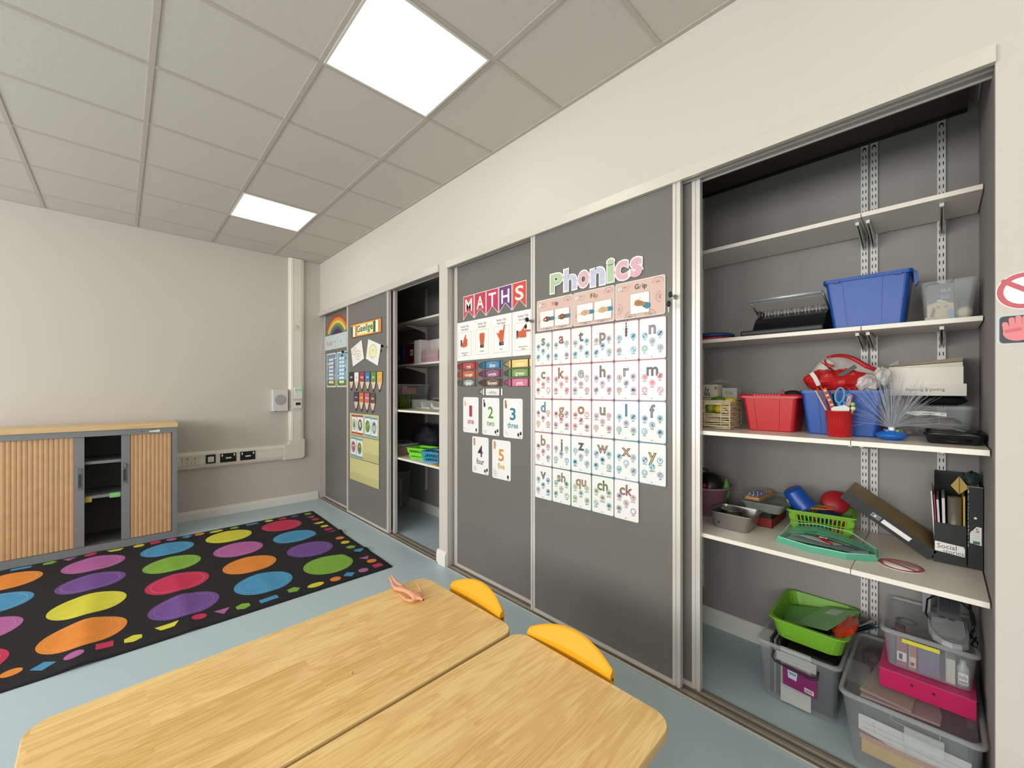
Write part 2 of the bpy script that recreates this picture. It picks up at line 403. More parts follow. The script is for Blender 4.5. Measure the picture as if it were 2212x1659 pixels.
upright(5.262, .25, 'slotted white shelf upright, right one of the middle pair', SH)
upright(5.475, .25, 'slotted white shelf upright nearest the right side wall', SH)
S1 = ((2.09, .30), (1.63, .30), (1.166, .50), (.710, .50))
upright(1.45, .25, 'slotted white shelf upright in the dark far cupboard, left', S1)
upright(2.13, .25, 'slotted white shelf upright in the dark far cupboard, right', S1)
def board(x0, x1, dep, z1, th, label):
    b = B(); b.box(x0, x1, .669-dep, .657, z1-th, z1, SHELF, .0008); solo('shelf_board', b, label, 'shelf')
for z1, th, dep, nm in ((2.104, .018, .30, 'top'), (1.637, .018, .30, 'second'), (1.188, .018, .588, 'middle'), (.721, .018, .588, 'lowest')):
    board(2.84, 5.244, dep, z1, th, 'long white %s shelf in the open near cupboard' % nm)
    board(5.2465, 5.5755, dep, z1, th, 'short white %s shelf at the right end of the near cupboard' % nm)
for z1, th, dep, nm in ((2.11, .018, .30, 'top'), (1.655, .018, .30, 'second'), (1.188, .018, .585, 'middle'), (.732, .018, .585, 'lowest')):
    board(.01, 2.70, dep, z1, th, 'white %s shelf in the dark far cupboard' % nm)
# dark panel under the near cupboard ceiling
b = B(); b.box(4.3, 5.547, .30, .60, 2.50, 2.515, mat((62, 55, 48), .7, name='dark_board')); b.box(4.3, 5.547, .60, .63, 2.495, 2.515, DARK)  # black strip along the rear edge painted in as the shadow gap
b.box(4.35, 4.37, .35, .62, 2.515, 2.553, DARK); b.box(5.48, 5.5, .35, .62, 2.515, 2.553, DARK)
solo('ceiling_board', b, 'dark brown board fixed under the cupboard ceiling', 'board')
# ================= trunking and wall fittings on the far wall =================
TRN = mat((228, 224, 213), .38, name='cream_upvc'); LNE = mat((178, 172, 160), .5, name='lid_joint')
t = thing('cable_trunking', 'cream cable trunking running along and up the far wall', 'cable trunking')
def trunk_prof(w0, w1): return [(.0, w0), (.030, w0+.002), (.048, w0+.020), (.052, w0+.038), (.052, w1-.038), (.048, w1-.020), (.030, w1-.002), (0, w1)]
b = B(); b.loft([[(a, y, q) for a, q in trunk_prof(.54, .722)] for y in (-6.0, -.41)], TRN)
for z in (.583, .678): b.box(.0515, .0528, -6.0, -.41, z-.0012, z+.0012, LNE)
b.build('horizontal_channel', t)
b = B(); b.loft([[(a, q, z) for a, q in trunk_prof(-.365, -.190)] for z in (.755, H-.005)], TRN)
for y in (-.318, -.232): b.box(.0515, .0528, y-.0012, y+.0012, .755, H-.005, LNE)
b.build('vertical_channel', t)
b = B()
outer = [(-.43, .538), (-.225, .538), (-.2, .548), (-.188, .57), (-.188, .775), (-.367, .775), (-.367, .745), (-.385, .724), (-.43, .724)]
b.loft([[(0, y, z) for y, z in outer], [(.045, y, z) for y, z in outer], [(.055, -.28+(y+.28)*.93, .66+(z-.66)*.93) for y, z in outer]], TRN)
b.build('corner_piece', t); settle(t)
def plate(y0, y1, z0, z1, m, x=.0528, d=.008): b = B(); b.box(x, x+d, y0, y1, z0, z1, m, .0015); return b
UX, UZ = (0, 1, 0), (0, 0, 1)
def flatx(b, x, y0, y1, z0, z1, m): b.f([(x, y0, z0), (x, y1, z0), (x, y1, z1), (x, y0, z1)], m)
b = plate(-1.372, -1.226, .592, .676, mat((222, 214, 200), .4, name='ivory_plate'))
for yy, zz in ((-1.335, .658), (-1.27, .660)): flatx(b, .0612, yy-.012, yy+.014, zz-.004, zz+.004, mat((120, 115, 108), .5))
for k in range(3): flatx(b, .0612, -1.338+.032*k, -1.330+.032*k, .606, .618, mat((110, 105, 100), .5)); flatx(b, .0612, -1.330+.028*k, -1.318+.028*k, .634, .640, mat((150, 145, 138), .5))
solo('wall_socket', b, 'cream double socket plate on the trunking beside the cabinet', 'socket')
b = plate(-1.178, -1.092, .590, .684, BLK); b.box(.0608, .063, -1.160, -1.108, .606, .662, PAPER)
for k, q in enumerate((.648, .640, .628, .620)): flatx(b, .0634, -1.155, -1.115+.003*(k % 2), q-.0012, q+.0012, mat((190, 90, 80), .6) if k < 2 else mat((120, 120, 125), .6))
solo('wall_switch', b, 'square black plate with white label on the trunking', 'switch')
for n, (y0, y1) in enumerate(((-1.052, -.905), (-.868, -.722))):
    b = plate(y0, y1, .588+.002*n, .684+.002*n, BLK); w_ = y1-y0
    b.box(.0608, .062, y0+.05, y1-.045, .626, .640, PAPER)
    for q in (y0+.012, y1-.024): b.box(.0608, .062, q, q+.012, .652, .676, PAPER)
    solo('data_outlet', b, ['black double data outlet on the trunking, nearer the cabinet', 'black double data outlet on the trunking, nearer the corner'][n], 'data outlet', 'data outlets on the trunking')
# speaker box
t = thing('wall_speaker', 'white box loudspeaker on the far wall beside the trunking', 'speaker')
b = B(); b.box(.001, .075, -.545, -.385, 1.135, 1.385, mat((216, 215, 212), .5, name='speaker_white'), .003); b.box(.001, .08, -.56, -.385, 1.13, 1.136, mat((205, 204, 200), .5))
for z in (1.35, 1.17): b.cyl((.0752, -.465, z), (.077, -.465, z), .003, .003, mat((160, 160, 160), .4, .5), 8)
b.box(.06, .066, -.52, -.505, 1.122, 1.13, BLK); b.build('case', t)
b = B(); b.cyl((.0752, -.465, 1.262), (.0775, -.465, 1.262), .062, .060, mat((168, 167, 165), .7, name='speaker_mesh', noise=.1, nscale=900), 36); b.build('grille', t); settle(t)
b = plate(-.316, -.230, 1.272, 1.405, mat((236, 235, 230), .4), .0535, .028)
b.box(.0815, .083, -.280, -.238, 1.368, 1.392, mat((60, 200, 120), .4, name='green_indicator', emit=.6)); b.box(.0815, .083, -.305, -.293, 1.372, 1.386, mat((160, 80, 80), .5))
b.box(.0815, .083, -.296, -.278, 1.352, 1.358, mat((170, 170, 170), .5)); b.box(.0815, .0825, -.31, -.236, 1.32, 1.3205, mat((190, 190, 186), .5))
solo('air_sensor', b, 'small white sensor with green light on the upright trunking', 'sensor')
b = plate(-.316, -.232, 1.155, 1.250, mat((230, 229, 224), .4), .0535, .022); b.box(.0755, .0765, -.302, -.246, 1.195, 1.228, mat((45, 48, 42), .3))
b.box(.0755, .077, -.28, -.268, 1.168, 1.174, mat((170, 170, 168), .4))
solo('thermostat', b, 'small white thermostat with dark screen on the upright trunking', 'thermostat')
b = plate(-.314, -.228, 2.105, 2.185, mat((222, 217, 205), .4), .0535, .006); b.box(.0595, .0605, -.29, -.252, 2.13, 2.165, mat((198, 192, 180), .5))
solo('blank_plate', b, 'cream blanking plate high on the upright trunking', 'plate')
# ================= tambour cabinet =================
CG = mat((133, 137, 141), .45, .15, name='grey_cabinet_steel'); CI = mat((92, 92, 92), .6, name='cabinet_inside')
t = thing('storage_cabinet', 'low grey tambour cabinet with beech top by the far wall', 'cabinet')
Y0, Y1, X0, X1, ZT = -2.65, -1.452, .06, .53, 1.032
b = B()
b.box(X0, X1, Y0, Y0+.036, 0, ZT, CG); b.box(X0, X1, Y1-.036, Y1, 0, ZT, CG)
b.box(X0, X1, Y0+.036, Y1-.036, .984, ZT, CG); b.box(X0, X1, Y0+.036, Y1-.036, 0, .062, CG); b.box(X0, X0+.02, Y0+.036, Y1-.036, .062, .984, CI)
b.box(X0+.02, X1-.004, Y0+.036, Y1-.036, .062, .066, CI)
for yy in (Y0+.10, Y1-.104): b.box(X0+.02, X1-.045, yy, yy+.004, .066, .984, CI)
b.box(X1, X1+.0012, -1.70, -1.692, 1.0, 1.010, mat((70, 72, 74), .4)); b.box(X1, X1+.0012, -1.735, -1.73, 1.0, 1.004, mat((60, 62, 64), .4))
b.build('carcass', t)
b = B(); b.box(X0-.0, X1+.008, Y0-.005, Y1+.005, ZT, ZT+.040, CABTOP, .002); b.build('top', t)
def tambour(y0, y1):
    b = B(); pts = []; n = max(2, round((y1-y0)/.0285)); s_ = (y1-y0)/n
    for k in range(n):
        for j, (u, dx) in enumerate(((0, 0), (.12, .004), (.5, .0052), (.88, .0035), (.93, .0))): pts.append((X1-.022+dx, y0+(k+u)*s_))
    pts.append((X1-.022, y1))
    pts += [(X1-.03, y1), (X1-.03, y0)]
    b.loft([[(x, y, z) for x, y in pts] for z in (.064, .982)], TAMB); return b
for (ty0, ty1, sy0, sy1, hy, lock) in ((Y0+.037, -2.112, -2.112, -2.054, -2.080, 0), (-1.775, Y1-.040, -1.831, -1.775, -1.808, 1)):
    dr = tambour(ty0, ty1).build('tambour_door', t)
    b = B(); b.box(X1-.03, X1-.012, sy0, sy1, .064, .982, CG, .001); b.build('door_stile', dr)
    b = B(); z0, z1 = ((.545, .725) if not lock else (.56, .735))
    b.box(X1-.012, X1-.008, hy-.014, hy+.014, z0, z1, mat((118, 120, 122), .4, .3), .001); b.box(X1-.0083, X1-.0075, hy-.009, hy+.009, z0+.02, z1-.05, mat((62, 64, 64), .5))
    if lock: b.cyl((X1-.009, hy, z1-.02), (X1+.004, hy, z1-.02), .010, .010, STEEL, 16)
    b.build('handle', dr)
for z in (.745, .452):
    b = B(); b.box(X0+.025, X1-.045, Y0+.106, Y1-.106, z, z+.024, CG); b.build('shelf', t)
settle(t)
STK = lambda c: mat(c, .7)
b = B(); b.box(.4852, .4862, -2.058, -2.012, .425, .468, STK((200, 175, 75))); solo('sticky_note', b, 'yellow sticky label on the cabinet shelf edge', 'label')
b = B(); b.box(.4852, .4862, -1.905, -1.836, .44, .482, STK((130, 205, 120)))
for k in range(5): flatx(b, .4866, -1.89+.009*k, -1.884+.009*k, .461+.003*(k % 2), .466, PAPER)
solo('sticky_note', b, 'green sticky label on the cabinet shelf edge', 'label')
b = B(); b.prism([(-1.650, .998), (-1.578, .994), (-1.574, 1.016), (-1.62, 1.010), (-1.648, 1.008)], .5315, .5325, PAPER, 'x'); solo('tape_strip', b, 'torn strip of white tape on the cabinet top rail', 'tape')
# ================= rug =================
def rz_(x, y):
    e = .004
    for c, a, s_, f_ in ((1.46, .020, .045, -.30), (2.05, .014, .04, -.30)): e += a*math.exp(-((x-c)/s_)**2)*math.exp(-((y-f_)/.35)**2)
    for c, a, s_ in ((-1.55, .010, .05), (-1.98, .016, .07), (-2.42, .008, .06), (-1.1, .004, .05)): e += a*math.exp(-((y-c)/s_)**2)*(.35+.65*math.exp(-((x-2.15)/.45)**2))
    e += .004*math.sin(5*x+1)*math.sin(3.3*y) if 0 else .0015*(1+math.sin(6*x+4*y))
    return e
RB = mat((24, 23, 27), .92, name='black_rug_pile', noise=.35, nscale=9)
RC = dict(r=(196, 46, 84), o=(224, 136, 52), y=(212, 206, 62), g=(124, 172, 60), b=(72, 146, 190), p=(112, 74, 148), m=(176, 98, 160))
rc = {k: mat(v, .85, noise=.07, nscale=12) for k, v in RC.items()}; rl = {k: mat([min(255, int(c_*.55+115)) for c_ in v], .8) for k, v in RC.items()}
b = B(); b.recalc = False
RX0, RX1, RY0, RY1 = .545, 2.53, -3.26, -.262
def ex(u, v):   # rug outline, edges not quite straight
    x = RX0+(RX1-RX0)*u; y = RY0+(RY1-RY0)*v
    y += -.05*u*(v) + .006*math.sin(9*u)*v; x += .02*(1-v)*u*0; return x, y
nu, nv = 66, 96; G = [[None]*(nv+1) for _ in range(nu+1)]
for i in range(nu+1):
    for j in range(nv+1):
        x, y = ex(i/nu, j/nv); G[i][j] = b.bm.verts.new((x, y, rz_(x, y)))
for i in range(nu):
    for j in range(nv): b.f([G[i][j], G[i+1][j], G[i+1][j+1], G[i][j+1]], RB, True)
edge = [G[i][0] for i in range(nu)]+[G[nu][j] for j in range(nv)]+[G[i][nv] for i in range(nu, 0, -1)]+[G[0][j] for j in range(nv, 0, -1)]
lo = [b.bm.verts.new((v.co.x, v.co.y, max(.0005, v.co.z-.006))) for v in edge]
for k in range(len(edge)): b.f([edge[k], lo[k], lo[(k+1) % len(edge)], edge[(k+1) % len(edge)]], RB)
def pat(cx, cy, fn, m, dz=.0012, nr=4, n=36):
    prev = None
    for k in range(nr+1):
        ring = []
        for i in range(n):
            a = 2*PI*i/n; px, py = fn(a); px = cx+px*k/nr; py = cy+py*k/nr
            ring.append((px, py, rz_(px, py)+dz))
        if k == 0: prev = ring; cvert = b.bm.verts.new(ring[0]); continue
        R = [b.bm.verts.new(q) for q in ring]
        for i in range(n):
            if k == 1: b.f([cvert, R[i], R[(i+1) % n]], m, True)
            else: b.f([PV[i], R[i], R[(i+1) % n], PV[(i+1) % n]], m, True)
        PV = R
def circ(r, sy=1, rot=0): return lambda a: (r*math.cos(a), r*sy*math.sin(a))
def poly(pts):
    n = len(pts)
    def fn(a):
        t_ = (a/(2*PI)*n) % n; i = int(t_); q = t_-i; p0, p1 = pts[i % n], pts[(i+1) % n]
        return (p0[0]*(1-q)+p1[0]*q, p0[1]*(1-q)+p1[1]*q)
    return fn
dots = {-.655: 'rbpg', -1.10: 'ymob', -1.54: 'bgrp', -1.985: 'mpyo', -2.43: 'obmr', -2.87: 'gyrb'}
for yy, cs in dots.items():
    for k, c in enumerate(cs):
        xx = .865+.4285*k; pat(xx, yy, circ(.178), rc[c], nr=6, n=40)
        for q in range(72):   # stitched outline
            if c in 'yr' or q % 2 == 0 or k < 2:
                a0, a1 = 2*PI*q/72, 2*PI*(q+.8)/72
                P = [(xx+r_*math.cos(a), yy+r_*math.sin(a)) for r_, a in ((.146, a0), (.1495, a0), (.1495, a1), (.146, a1))]
                b.f([(x, y, rz_(x, y)+.0022) for x, y in P], rl[c])
reg = lambda n, r, a0=0: poly([(r*math.cos(a0+2*PI*i/n), r*math.sin(a0+2*PI*i/n)) for i in range(n)])
rect_ = lambda a, c_: poly([(-a, -c_), (a, -c_), (a, c_), (-a, c_)])
SHP = {'c': circ(.037), 'e': circ(.034, 1.6), 't': reg(3, .048, 0), 's': rect_(.034, .034), 'R': rect_(.026, .052), 'P': reg(5, .042, .3), 'H': reg(6, .042, 0), 'D': reg(4, .045, 0), 'T': poly([(-.028, -.055), (.028, -.03), (.028, .03), (-.028, .055)])}
bord = [(.634, -.337, 'P', 'g'), (.771, -.345, 't', 'm'), (.887, -.34, 'c', 'r'), (1.037, -.35, 'T', 'y'), (1.181, -.35, 'c', 'y'), (1.304, -.355, 's', 'r'), (1.428, -.363, 'c', 'm'), (1.632, -.369, 'c', 'o'), (1.77, -.375, 'c', 'y'), (1.913, -.383, 'P', 'g'), (2.045, -.372, 'H', 'b'), (2.222, -.391, 't', 'm'), (2.32, -.381, 'c', 'o'), (2.433, -.387, 's', 'r'),
 (2.441, -.503, 'c', 'm'), (2.434, -.608, 'D', 'b'), (2.44, -.71, 'c', 'o'), (2.435, -.844, 'e', 'y'), (2.405, -.979, 'P', 'g'), (2.434, -1.135, 'R', 'b'), (2.421, -1.276, 'H', 'g'), (2.398, -1.38, 't', 'm'), (2.386, -1.494, 'c', 'r'), (2.382, -1.641, 'T', 'y'), (2.402, -1.786, 'H', 'y'), (2.384, -1.898, 's', 'r'), (2.4, -2.009, 'c', 'm'), (2.398, -2.114, 'D', 'b'), (2.36, -2.219, 'c', 'o'), (2.38, -2.33, 'P', 'g'), (2.39, -2.45, 'e', 'y'),
 (.625, -.469, 'c', 'p'), (.627, -.588, 's', 'r'), (.612, -.712, 'c', 'y'), (.61, -.862, 'R', 'b'), (.618, -1.017, 'P', 'g'), (.615, -1.164, 'e', 'y'), (.60, -1.292, 'c', 'o'), (.60, -1.386, 'D', 'b'), (.60, -1.498, 'c', 'm'), (.60, -1.609, 's', 'r'), (.60, -1.719, 'c', 'y'), (.60, -1.866, 'T', 'y'), (.60, -2.015, 'c', 'r'), (.60, -2.134, 't', 'm'), (.60, -2.241, 'P', 'g'), (.60, -2.386, 'R', 'b')]
for x, y, s_, c in bord: pat(x, y, SHP[s_], rc[c], nr=2, n=24 if s_ in 'ce' else 30)
solo('classroom_rug', b, 'large black rug printed with rows of coloured dots', 'rug')
# ================= tables =================
YEL = mat((240, 172, 28), .42, name='yellow_painted_wood', spec=.4)
EDG = mat((206, 172, 118), .4, name='lacquered_table_edge')
def table(x, y, w_, l_, rz, label):
    t = thing('classroom_table', label, 'table', (x, y, 0), rz, 'pair of low beech tables')
    b = B(); r = .062
    R = lambda k, z: [tuple(p) for p in b.rr(w_-2*k, l_-2*k, r-k, z, 8)]
    b.loft([R(.006, .434), R(0, .437), R(0, .456), R(.003, .4595)], EDG, caps=(True, False)); b.f(R(.003, .4595), TABLE)
    b.build('tabletop', t)
    b = B()
    for sx in (-1, 1): b.box(sx*(w_/2-.075)-.011, sx*(w_/2-.075)+.011, -l_/2+.09, l_/2-.09, .385, .434, YEL)
    for sy in (-1, 1): b.box(-w_/2+.09, w_/2-.09, sy*(l_/2-.075)-.011, sy*(l_/2-.075)+.011, .385, .434, YEL)
    b.build('apron', t)
    for sx in (-1, 1):
        for sy in (-1, 1):
            b = B(); X, Y = sx*(w_/2-.07), sy*(l_/2-.075)
            b.lathe([(0, .0), (.019, .0), (.022, .006), (.024, .43), (.0, .434)], YEL, 20, (X, Y, 0)); b.build('leg', t)
    return t
table(4.0475, -1.385, .632, 1.27, .0245, 'low beech table nearest the rug with the doll on it')
table(4.674, -1.37, .604, 1.27, .018, 'low beech table nearest the open cupboard, legs in yellow')
def chair(x, y, label, rz=0):
    t = thing('childs_chair', label, 'chair', (x, y, 0), rz, 'yellow chairs tucked under the tables')
    b = B(); rings = []; n = 18
    for i in range(n+1):
        u = -1+2*i/n; X = u*.175; q = 1-u*u; yb = .012*q
        rings.append([(X, yb-.002, .395), (X, yb-.006, .43), (X, yb-.003, .464+.008*q), (X, yb+.006+.020*q, .474+.046*q), (X, yb+.012+.022*q, .478+.046*q), (X, yb+.020+.018*q, .472+.043*q), (X, yb+.024, .455), (X, yb+.020, .395)])
    b.loft(rings, YEL)
    for s_ in (-1, 1): b.cyl((s_*.1752, .011, .447), (s_*.1757, .011, .447), .0045, .0045, DARK, 12)
    b.build('backrest', t)
    b = B(); b.box(-.13, .13, -.305, -.03, .255, .272, YEL, .006); b.build('seat', t)
    for s_ in (-1, 1):
        b = B(); b.cyl((s_*.148, .01, .0), (s_*.148, .012, .40), .0125, .0125, YEL, 14); b.build('leg', t)
        b = B(); b.cyl((s_*.115, -.28, .0), (s_*.115, -.275, .257), .0125, .0125, YEL, 14); b.build('leg', t)
    b = B()
    for s_ in (-1, 1): b.cyl((s_*.143, .01, .245), (s_*.115, -.28, .245), .009, .009, YEL, 10)
    b.cyl((-.148, .01, .25), (.148, .01, .25), .009, .009, YEL, 10); b.cyl((-.115, -.278, .12), (.115, -.278, .12), .008, .008, YEL, 10)
    b.build('stretcher', t); return t
chair(4.068, -.728, 'yellow childs chair tucked in at the table with the doll', -.02)
chair(4.572, -.722, 'yellow childs chair tucked in nearer the open cupboard', .05)
# ================= headless doll =================
DS = mat((226, 160, 128), .45, name='doll_vinyl')
me = bpy.data.meshes.new('doll'); Z = .4605
P = [(3.792, -.921, Z+.017, .0125), (3.832, -.917, Z+.019, .0105), (3.880, -.914, Z+.021, .0165), (3.908, -.912, Z+.021, .0165), (3.928, -.910, Z+.021, .008), (3.946, -.909, Z+.022, .0062),   # 0-5 pelvis .. neck
     (3.762, -.934, Z+.012, .0115), (3.722, -.928, Z+.013, .0078), (3.700, -.921, Z+.016, .0068), (3.668, -.915, Z+.022, .0045), (3.655, -.912, Z+.022, .0045),      # 6-10 leg
     (3.768, -.905, Z+.014, .011), (3.728, -.910, Z+.018, .0078), (3.703, -.908, Z+.022, .0066), (3.672, -.904, Z+.028, .0045), (3.660, -.901, Z+.028, .0045),       # 11-15 leg
     (3.914, -.938, Z+.014, .0068), (3.880, -.948, Z+.010, .0058), (3.840, -.946, Z+.008, .005), (3.805, -.942, Z+.008, .0038),                                     # 16-19 arm
     (3.912, -.886, Z+.018, .0068), (3.880, -.872, Z+.020, .0056), (3.846, -.866, Z+.026, .0042), (3.815, -.862, Z+.034, .0026)]                                     # 20-23 arm
E_ = [(0, 1), (1, 2), (2, 3), (3, 4), (4, 5), (0, 6), (6, 7), (7, 8), (8, 9), (9, 10), (0, 11), (11, 12), (12, 13), (13, 14), (14, 15), (3, 16), (16, 17), (17, 18), (18, 19), (3, 20), (20, 21), (21, 22), (22, 23)]
c0 = Vector((3.80, -.91, .46))
me.from_pydata([Vector(p[:3])-c0 for p in P], E_, []); doll = bpy.data.objects.new('toy_doll', me); COL.objects.link(doll); doll.location = c0
md = doll.modifiers.new('skin', 'SKIN'); md.use_smooth_shade = True
for v, p in zip(me.skin_vertices[0].data, P): v.radius = (p[3], p[3]*.85)
me.skin_vertices[0].data[0].use_root = True
sb = doll.modifiers.new('sub', 'SUBSURF'); sb.levels = 2; sb.render_levels = 2; me.materials.append(DS)
tag(doll, 'headless bare plastic doll lying on the beech table', 'doll')
b = B(); b.cyl((3.9465-c0.x, -.909-c0.y, .0225), (3.9545-c0.x, -.909-c0.y, .0230), .0052, .0046, DS, 14, caps=(False, False)); b.cyl((3.9525-c0.x, -.909-c0.y, .0228), (3.953-c0.x, -.909-c0.y, .0228), .0042, .0042, mat((70, 30, 20), .7), 14)
b.build('neck_socket', doll)
b = B(); b.box(4.148, 4.158, -1.30, -1.298, .4602, .461, mat((240, 225, 200), .8)); b.box(4.156, 4.166, -1.299, -1.2975, .4602, .461, mat((150, 110, 60), .8)); solo('crumb', b, 'tiny pale crumb on the beech tabletop', 'crumb')
# ================= paper displays on the sliding doors =================
YF, YR = .0045, .0535           # faces of the front and of the rear doors
def pm(*c, r=.45): return mat(c, r)
LAM = mat((236, 236, 234), .22, name='laminated_card', bump=.12, nscale=40)
def tx(b, s_, x, z, size, y, m, bold=0, sx=1): b.text(s_, (x, y-b.nxt(), z), size, m, bold, sx=sx)
def fit(b, s_, x0, x1, z0, z1, y, m, bold=0): b.text(s_, ((x0+x1)/2, y-b.nxt(), (z0+z1)/2), 1, m, bold, fit=(x1-x0, z1-z0))
def cap(b, x0, z0, x1, z1, r0, r1, y, m, n=8):
    a = math.atan2(z1-z0, x1-x0); P = []
    for i in range(n+1): t_ = a+PI/2+PI*i/n; P.append((x0+r0*math.cos(t_), z0+r0*math.sin(t_)))
    for i in range(n+1): t_ = a-PI/2+PI*i/n; P.append((x1+r1*math.cos(t_), z1+r1*math.sin(t_)))
    b.flat(P, y-b.nxt(), m)
def stroke(b, pts, r, y, m):
    for p, q in zip(pts, pts[1:]): cap(b, *p, *q, r, r, y, m, 4)
# ---- rainbow cut-out ----
b = B(); cx, cz = .43, 1.93; bands = [(178, 70, 50), (222, 140, 60), (226, 205, 80), (110, 140, 70), (80, 88, 130), (72, 48, 66)]
A0, A1 = math.radians(33), math.radians(147); r1 = .36; rr_ = lambda k: r1-.033*k if k < 5 else (.195, .075)[k-5] if 0 else r1-.033*k
for k, c in enumerate(bands):
    ro, ri = r1-.034*k, r1-.034*(k+1) if k < 5 else .125
    n = 30; P = []
    L1 = [(cx+ro*1.0*math.cos(A0+(A1-A0)*i/n)*1.13, cz+ro*math.sin(A0+(A1-A0)*i/n)) for i in range(n+1)]
    L0 = [(cx+ri*math.cos(A0+(A1-A0)*i/n)*1.13, cz+ri*math.sin(A0+(A1-A0)*i/n)) for i in range(n+1)]
    for i in range(n): b.prism([L0[i], L1[i], L1[i+1], L0[i+1]], YR-.0008, YR, pm(*c))
solo('rainbow_cutout', b, 'paper rainbow cut-out on the farthest door', 'poster')
b = B(); b.card(.04, .80, 1.880, 2.058, YR, pm(200, 212, 214), .003)
cs = [(205, 110, 90), (120, 120, 124), (190, 90, 100), (110, 130, 150)]
for s_, x, z, h_, c in (('Reultan', .20, 1.965, .085, 0), ('ce', .37, 1.975, .055, 1), ('ar', .56, 1.965, .06, 2), ('c', .44, 2.02, .05, 1), ('a', .40, 1.915, .05, 1), ('s', .66, 2.03, .04, 1), ('r', .71, 1.985, .05, 1)): tx(b, s_, x, z, h_, YR, pm(*cs[c]), .004, .8)
random.seed(5)
for k in range(26):
    x, z = random.uniform(.06, .78), random.uniform(1.895, 2.045); b.disc(x, z, YR, .004, pm(*cs[k % 4]), n=6)
solo('lettered_strip', b, 'pale blue lettered strip below the rainbow cut-out', 'poster')
def daychart(x0, x1, sky, words, label, seed):
    b = B(); b.card(x0, x1, 1.415, 1.834, YR, LAM, .02); m = .014
    b.rect(x0+m, x1-m, 1.43, 1.82, YR, pm(*sky)); b.rect(x0+m, x1-m, 1.43, 1.50, YR, pm(104, 134, 60)); random.seed(seed)
    for k in range(9): b.disc(random.uniform(x0+.03, x1-.03), random.uniform(1.44, 1.50), YR, random.uniform(.015, .03), pm(*random.choice([(86, 118, 50), (130, 120, 70), (190, 170, 60)])), .014, n=10)
    for k in range(7): b.disc(random.choice([x0+.045, x1-.045])+random.uniform(-.015, .015), random.uniform(1.52, 1.79), YR, .017, pm(*random.choice([(240, 240, 238), (170, 70, 60), (230, 180, 60), (60, 80, 120)])), .012, n=10)
    xm = (x0+x1)/2; 
    for k, wd in enumerate(words):
        z = 1.755-.0465*k; b.rect(xm-.068, xm+.068, z-.014, z+.014, YR, pm(244, 242, 236)); tx(b, wd, xm, z-.001, .020, YR, pm(130, 60, 50) if k % 3 == 2 else INK, .004, .85)
    solo('days_poster', b, label, 'poster', 'tall days posters on the farthest door')
daychart(.098, .408, (118, 148, 176), ['Monday', 'Tuesday', 'Wednesday', 'Thursday', 'Friday', 'Saturday', 'Sunday'], 'tall seven-line poster on the farthest door, the left one', 3)
daychart(.434, .742, (120, 176, 210), ['January', 'February', 'March', 'April', 'May', 'June', 'July'], 'tall seven-line poster on the farthest door, beside the door edge', 8)
# ---- Gaeilge door ----
GR = pm(44, 108, 66); OR = pm(226, 146, 70); BR = pm(90, 60, 40)
b = B(); b.prism([(.964, 1.949), (1.70, 1.941), (1.702, 2.088), (.964, 2.10)], YF-.001, YF, BR); b.ly = .001
b.pl([(.970, 1.955), (1.695, 1.947), (1.697, 2.082), (.970, 2.094)], YF, OR)
b.pl([(1.10, 1.965), (1.52, 1.96), (1.52, 2.07), (1.10, 2.08)], YF, pm(240, 226, 150)); b.pl([(1.15, 1.985), (1.48, 1.98), (1.48, 2.055), (1.15, 2.062)], YF, pm(246, 240, 205))
for x, cc in ((.974, 0), (1.523, 0)): 
    for k, c in enumerate((GR, pm(244, 244, 238), pm(226, 140, 60))): b.rect(x+.054*k, x+.054*(k+1), 1.958, 2.074, YF, c)
fit(b, 'Gaeilge', 1.128, 1.512, 1.972, 2.068, YF, GR, .022)
solo('gaeilge_banner', b, 'orange Gaeilge name banner with green white stripes', 'banner')
def sheet(pts, y, name, label, fn):
    b = B(); b.prism(pts, y-.0006, y, PAPER); b.ly = .0006; fn(b); solo(name, b, label, 'paper')
def bub(b, x, z, rx, rz, f_, words):
    b.disc(x, z, YF, rx, pm(120, 90, 60), rz); b.disc(x, z, YF, rx-.004, f_, rz-.004); b.pl([(x+rx*.4, z-rz*.7), (x+rx*.95, z-rz*1.15), (x+rx*.75, z-rz*.4)], YF, f_)
    for k, wd in enumerate(words): tx(b, wd, x, z+.012-.024*k, .024, YF, pm(110, 90, 80), .002)
sheet([(.972, 1.832), (1.024, 1.634), (1.309, 1.706), (1.247, 1.908)], YF, 'speech_sheet', 'tilted white sheet with two speech bubbles under the Gaeilge banner', lambda b: (bub(b, 1.065, 1.80, .055, .042, pm(240, 228, 220), ['Go']), bub(b, 1.16, 1.755, .062, .05, pm(242, 236, 214), ['raibh', 'maith'])))
sheet([(1.353, 1.704), (1.625, 1.617), (1.694, 1.821), (1.409, 1.902)], YF, 'speech_sheet', 'tilted white sheet with one yellow speech bubble near the door lock', lambda b: bub(b, 1.515, 1.770, .085, .068, pm(238, 232, 178), ['Dia']))
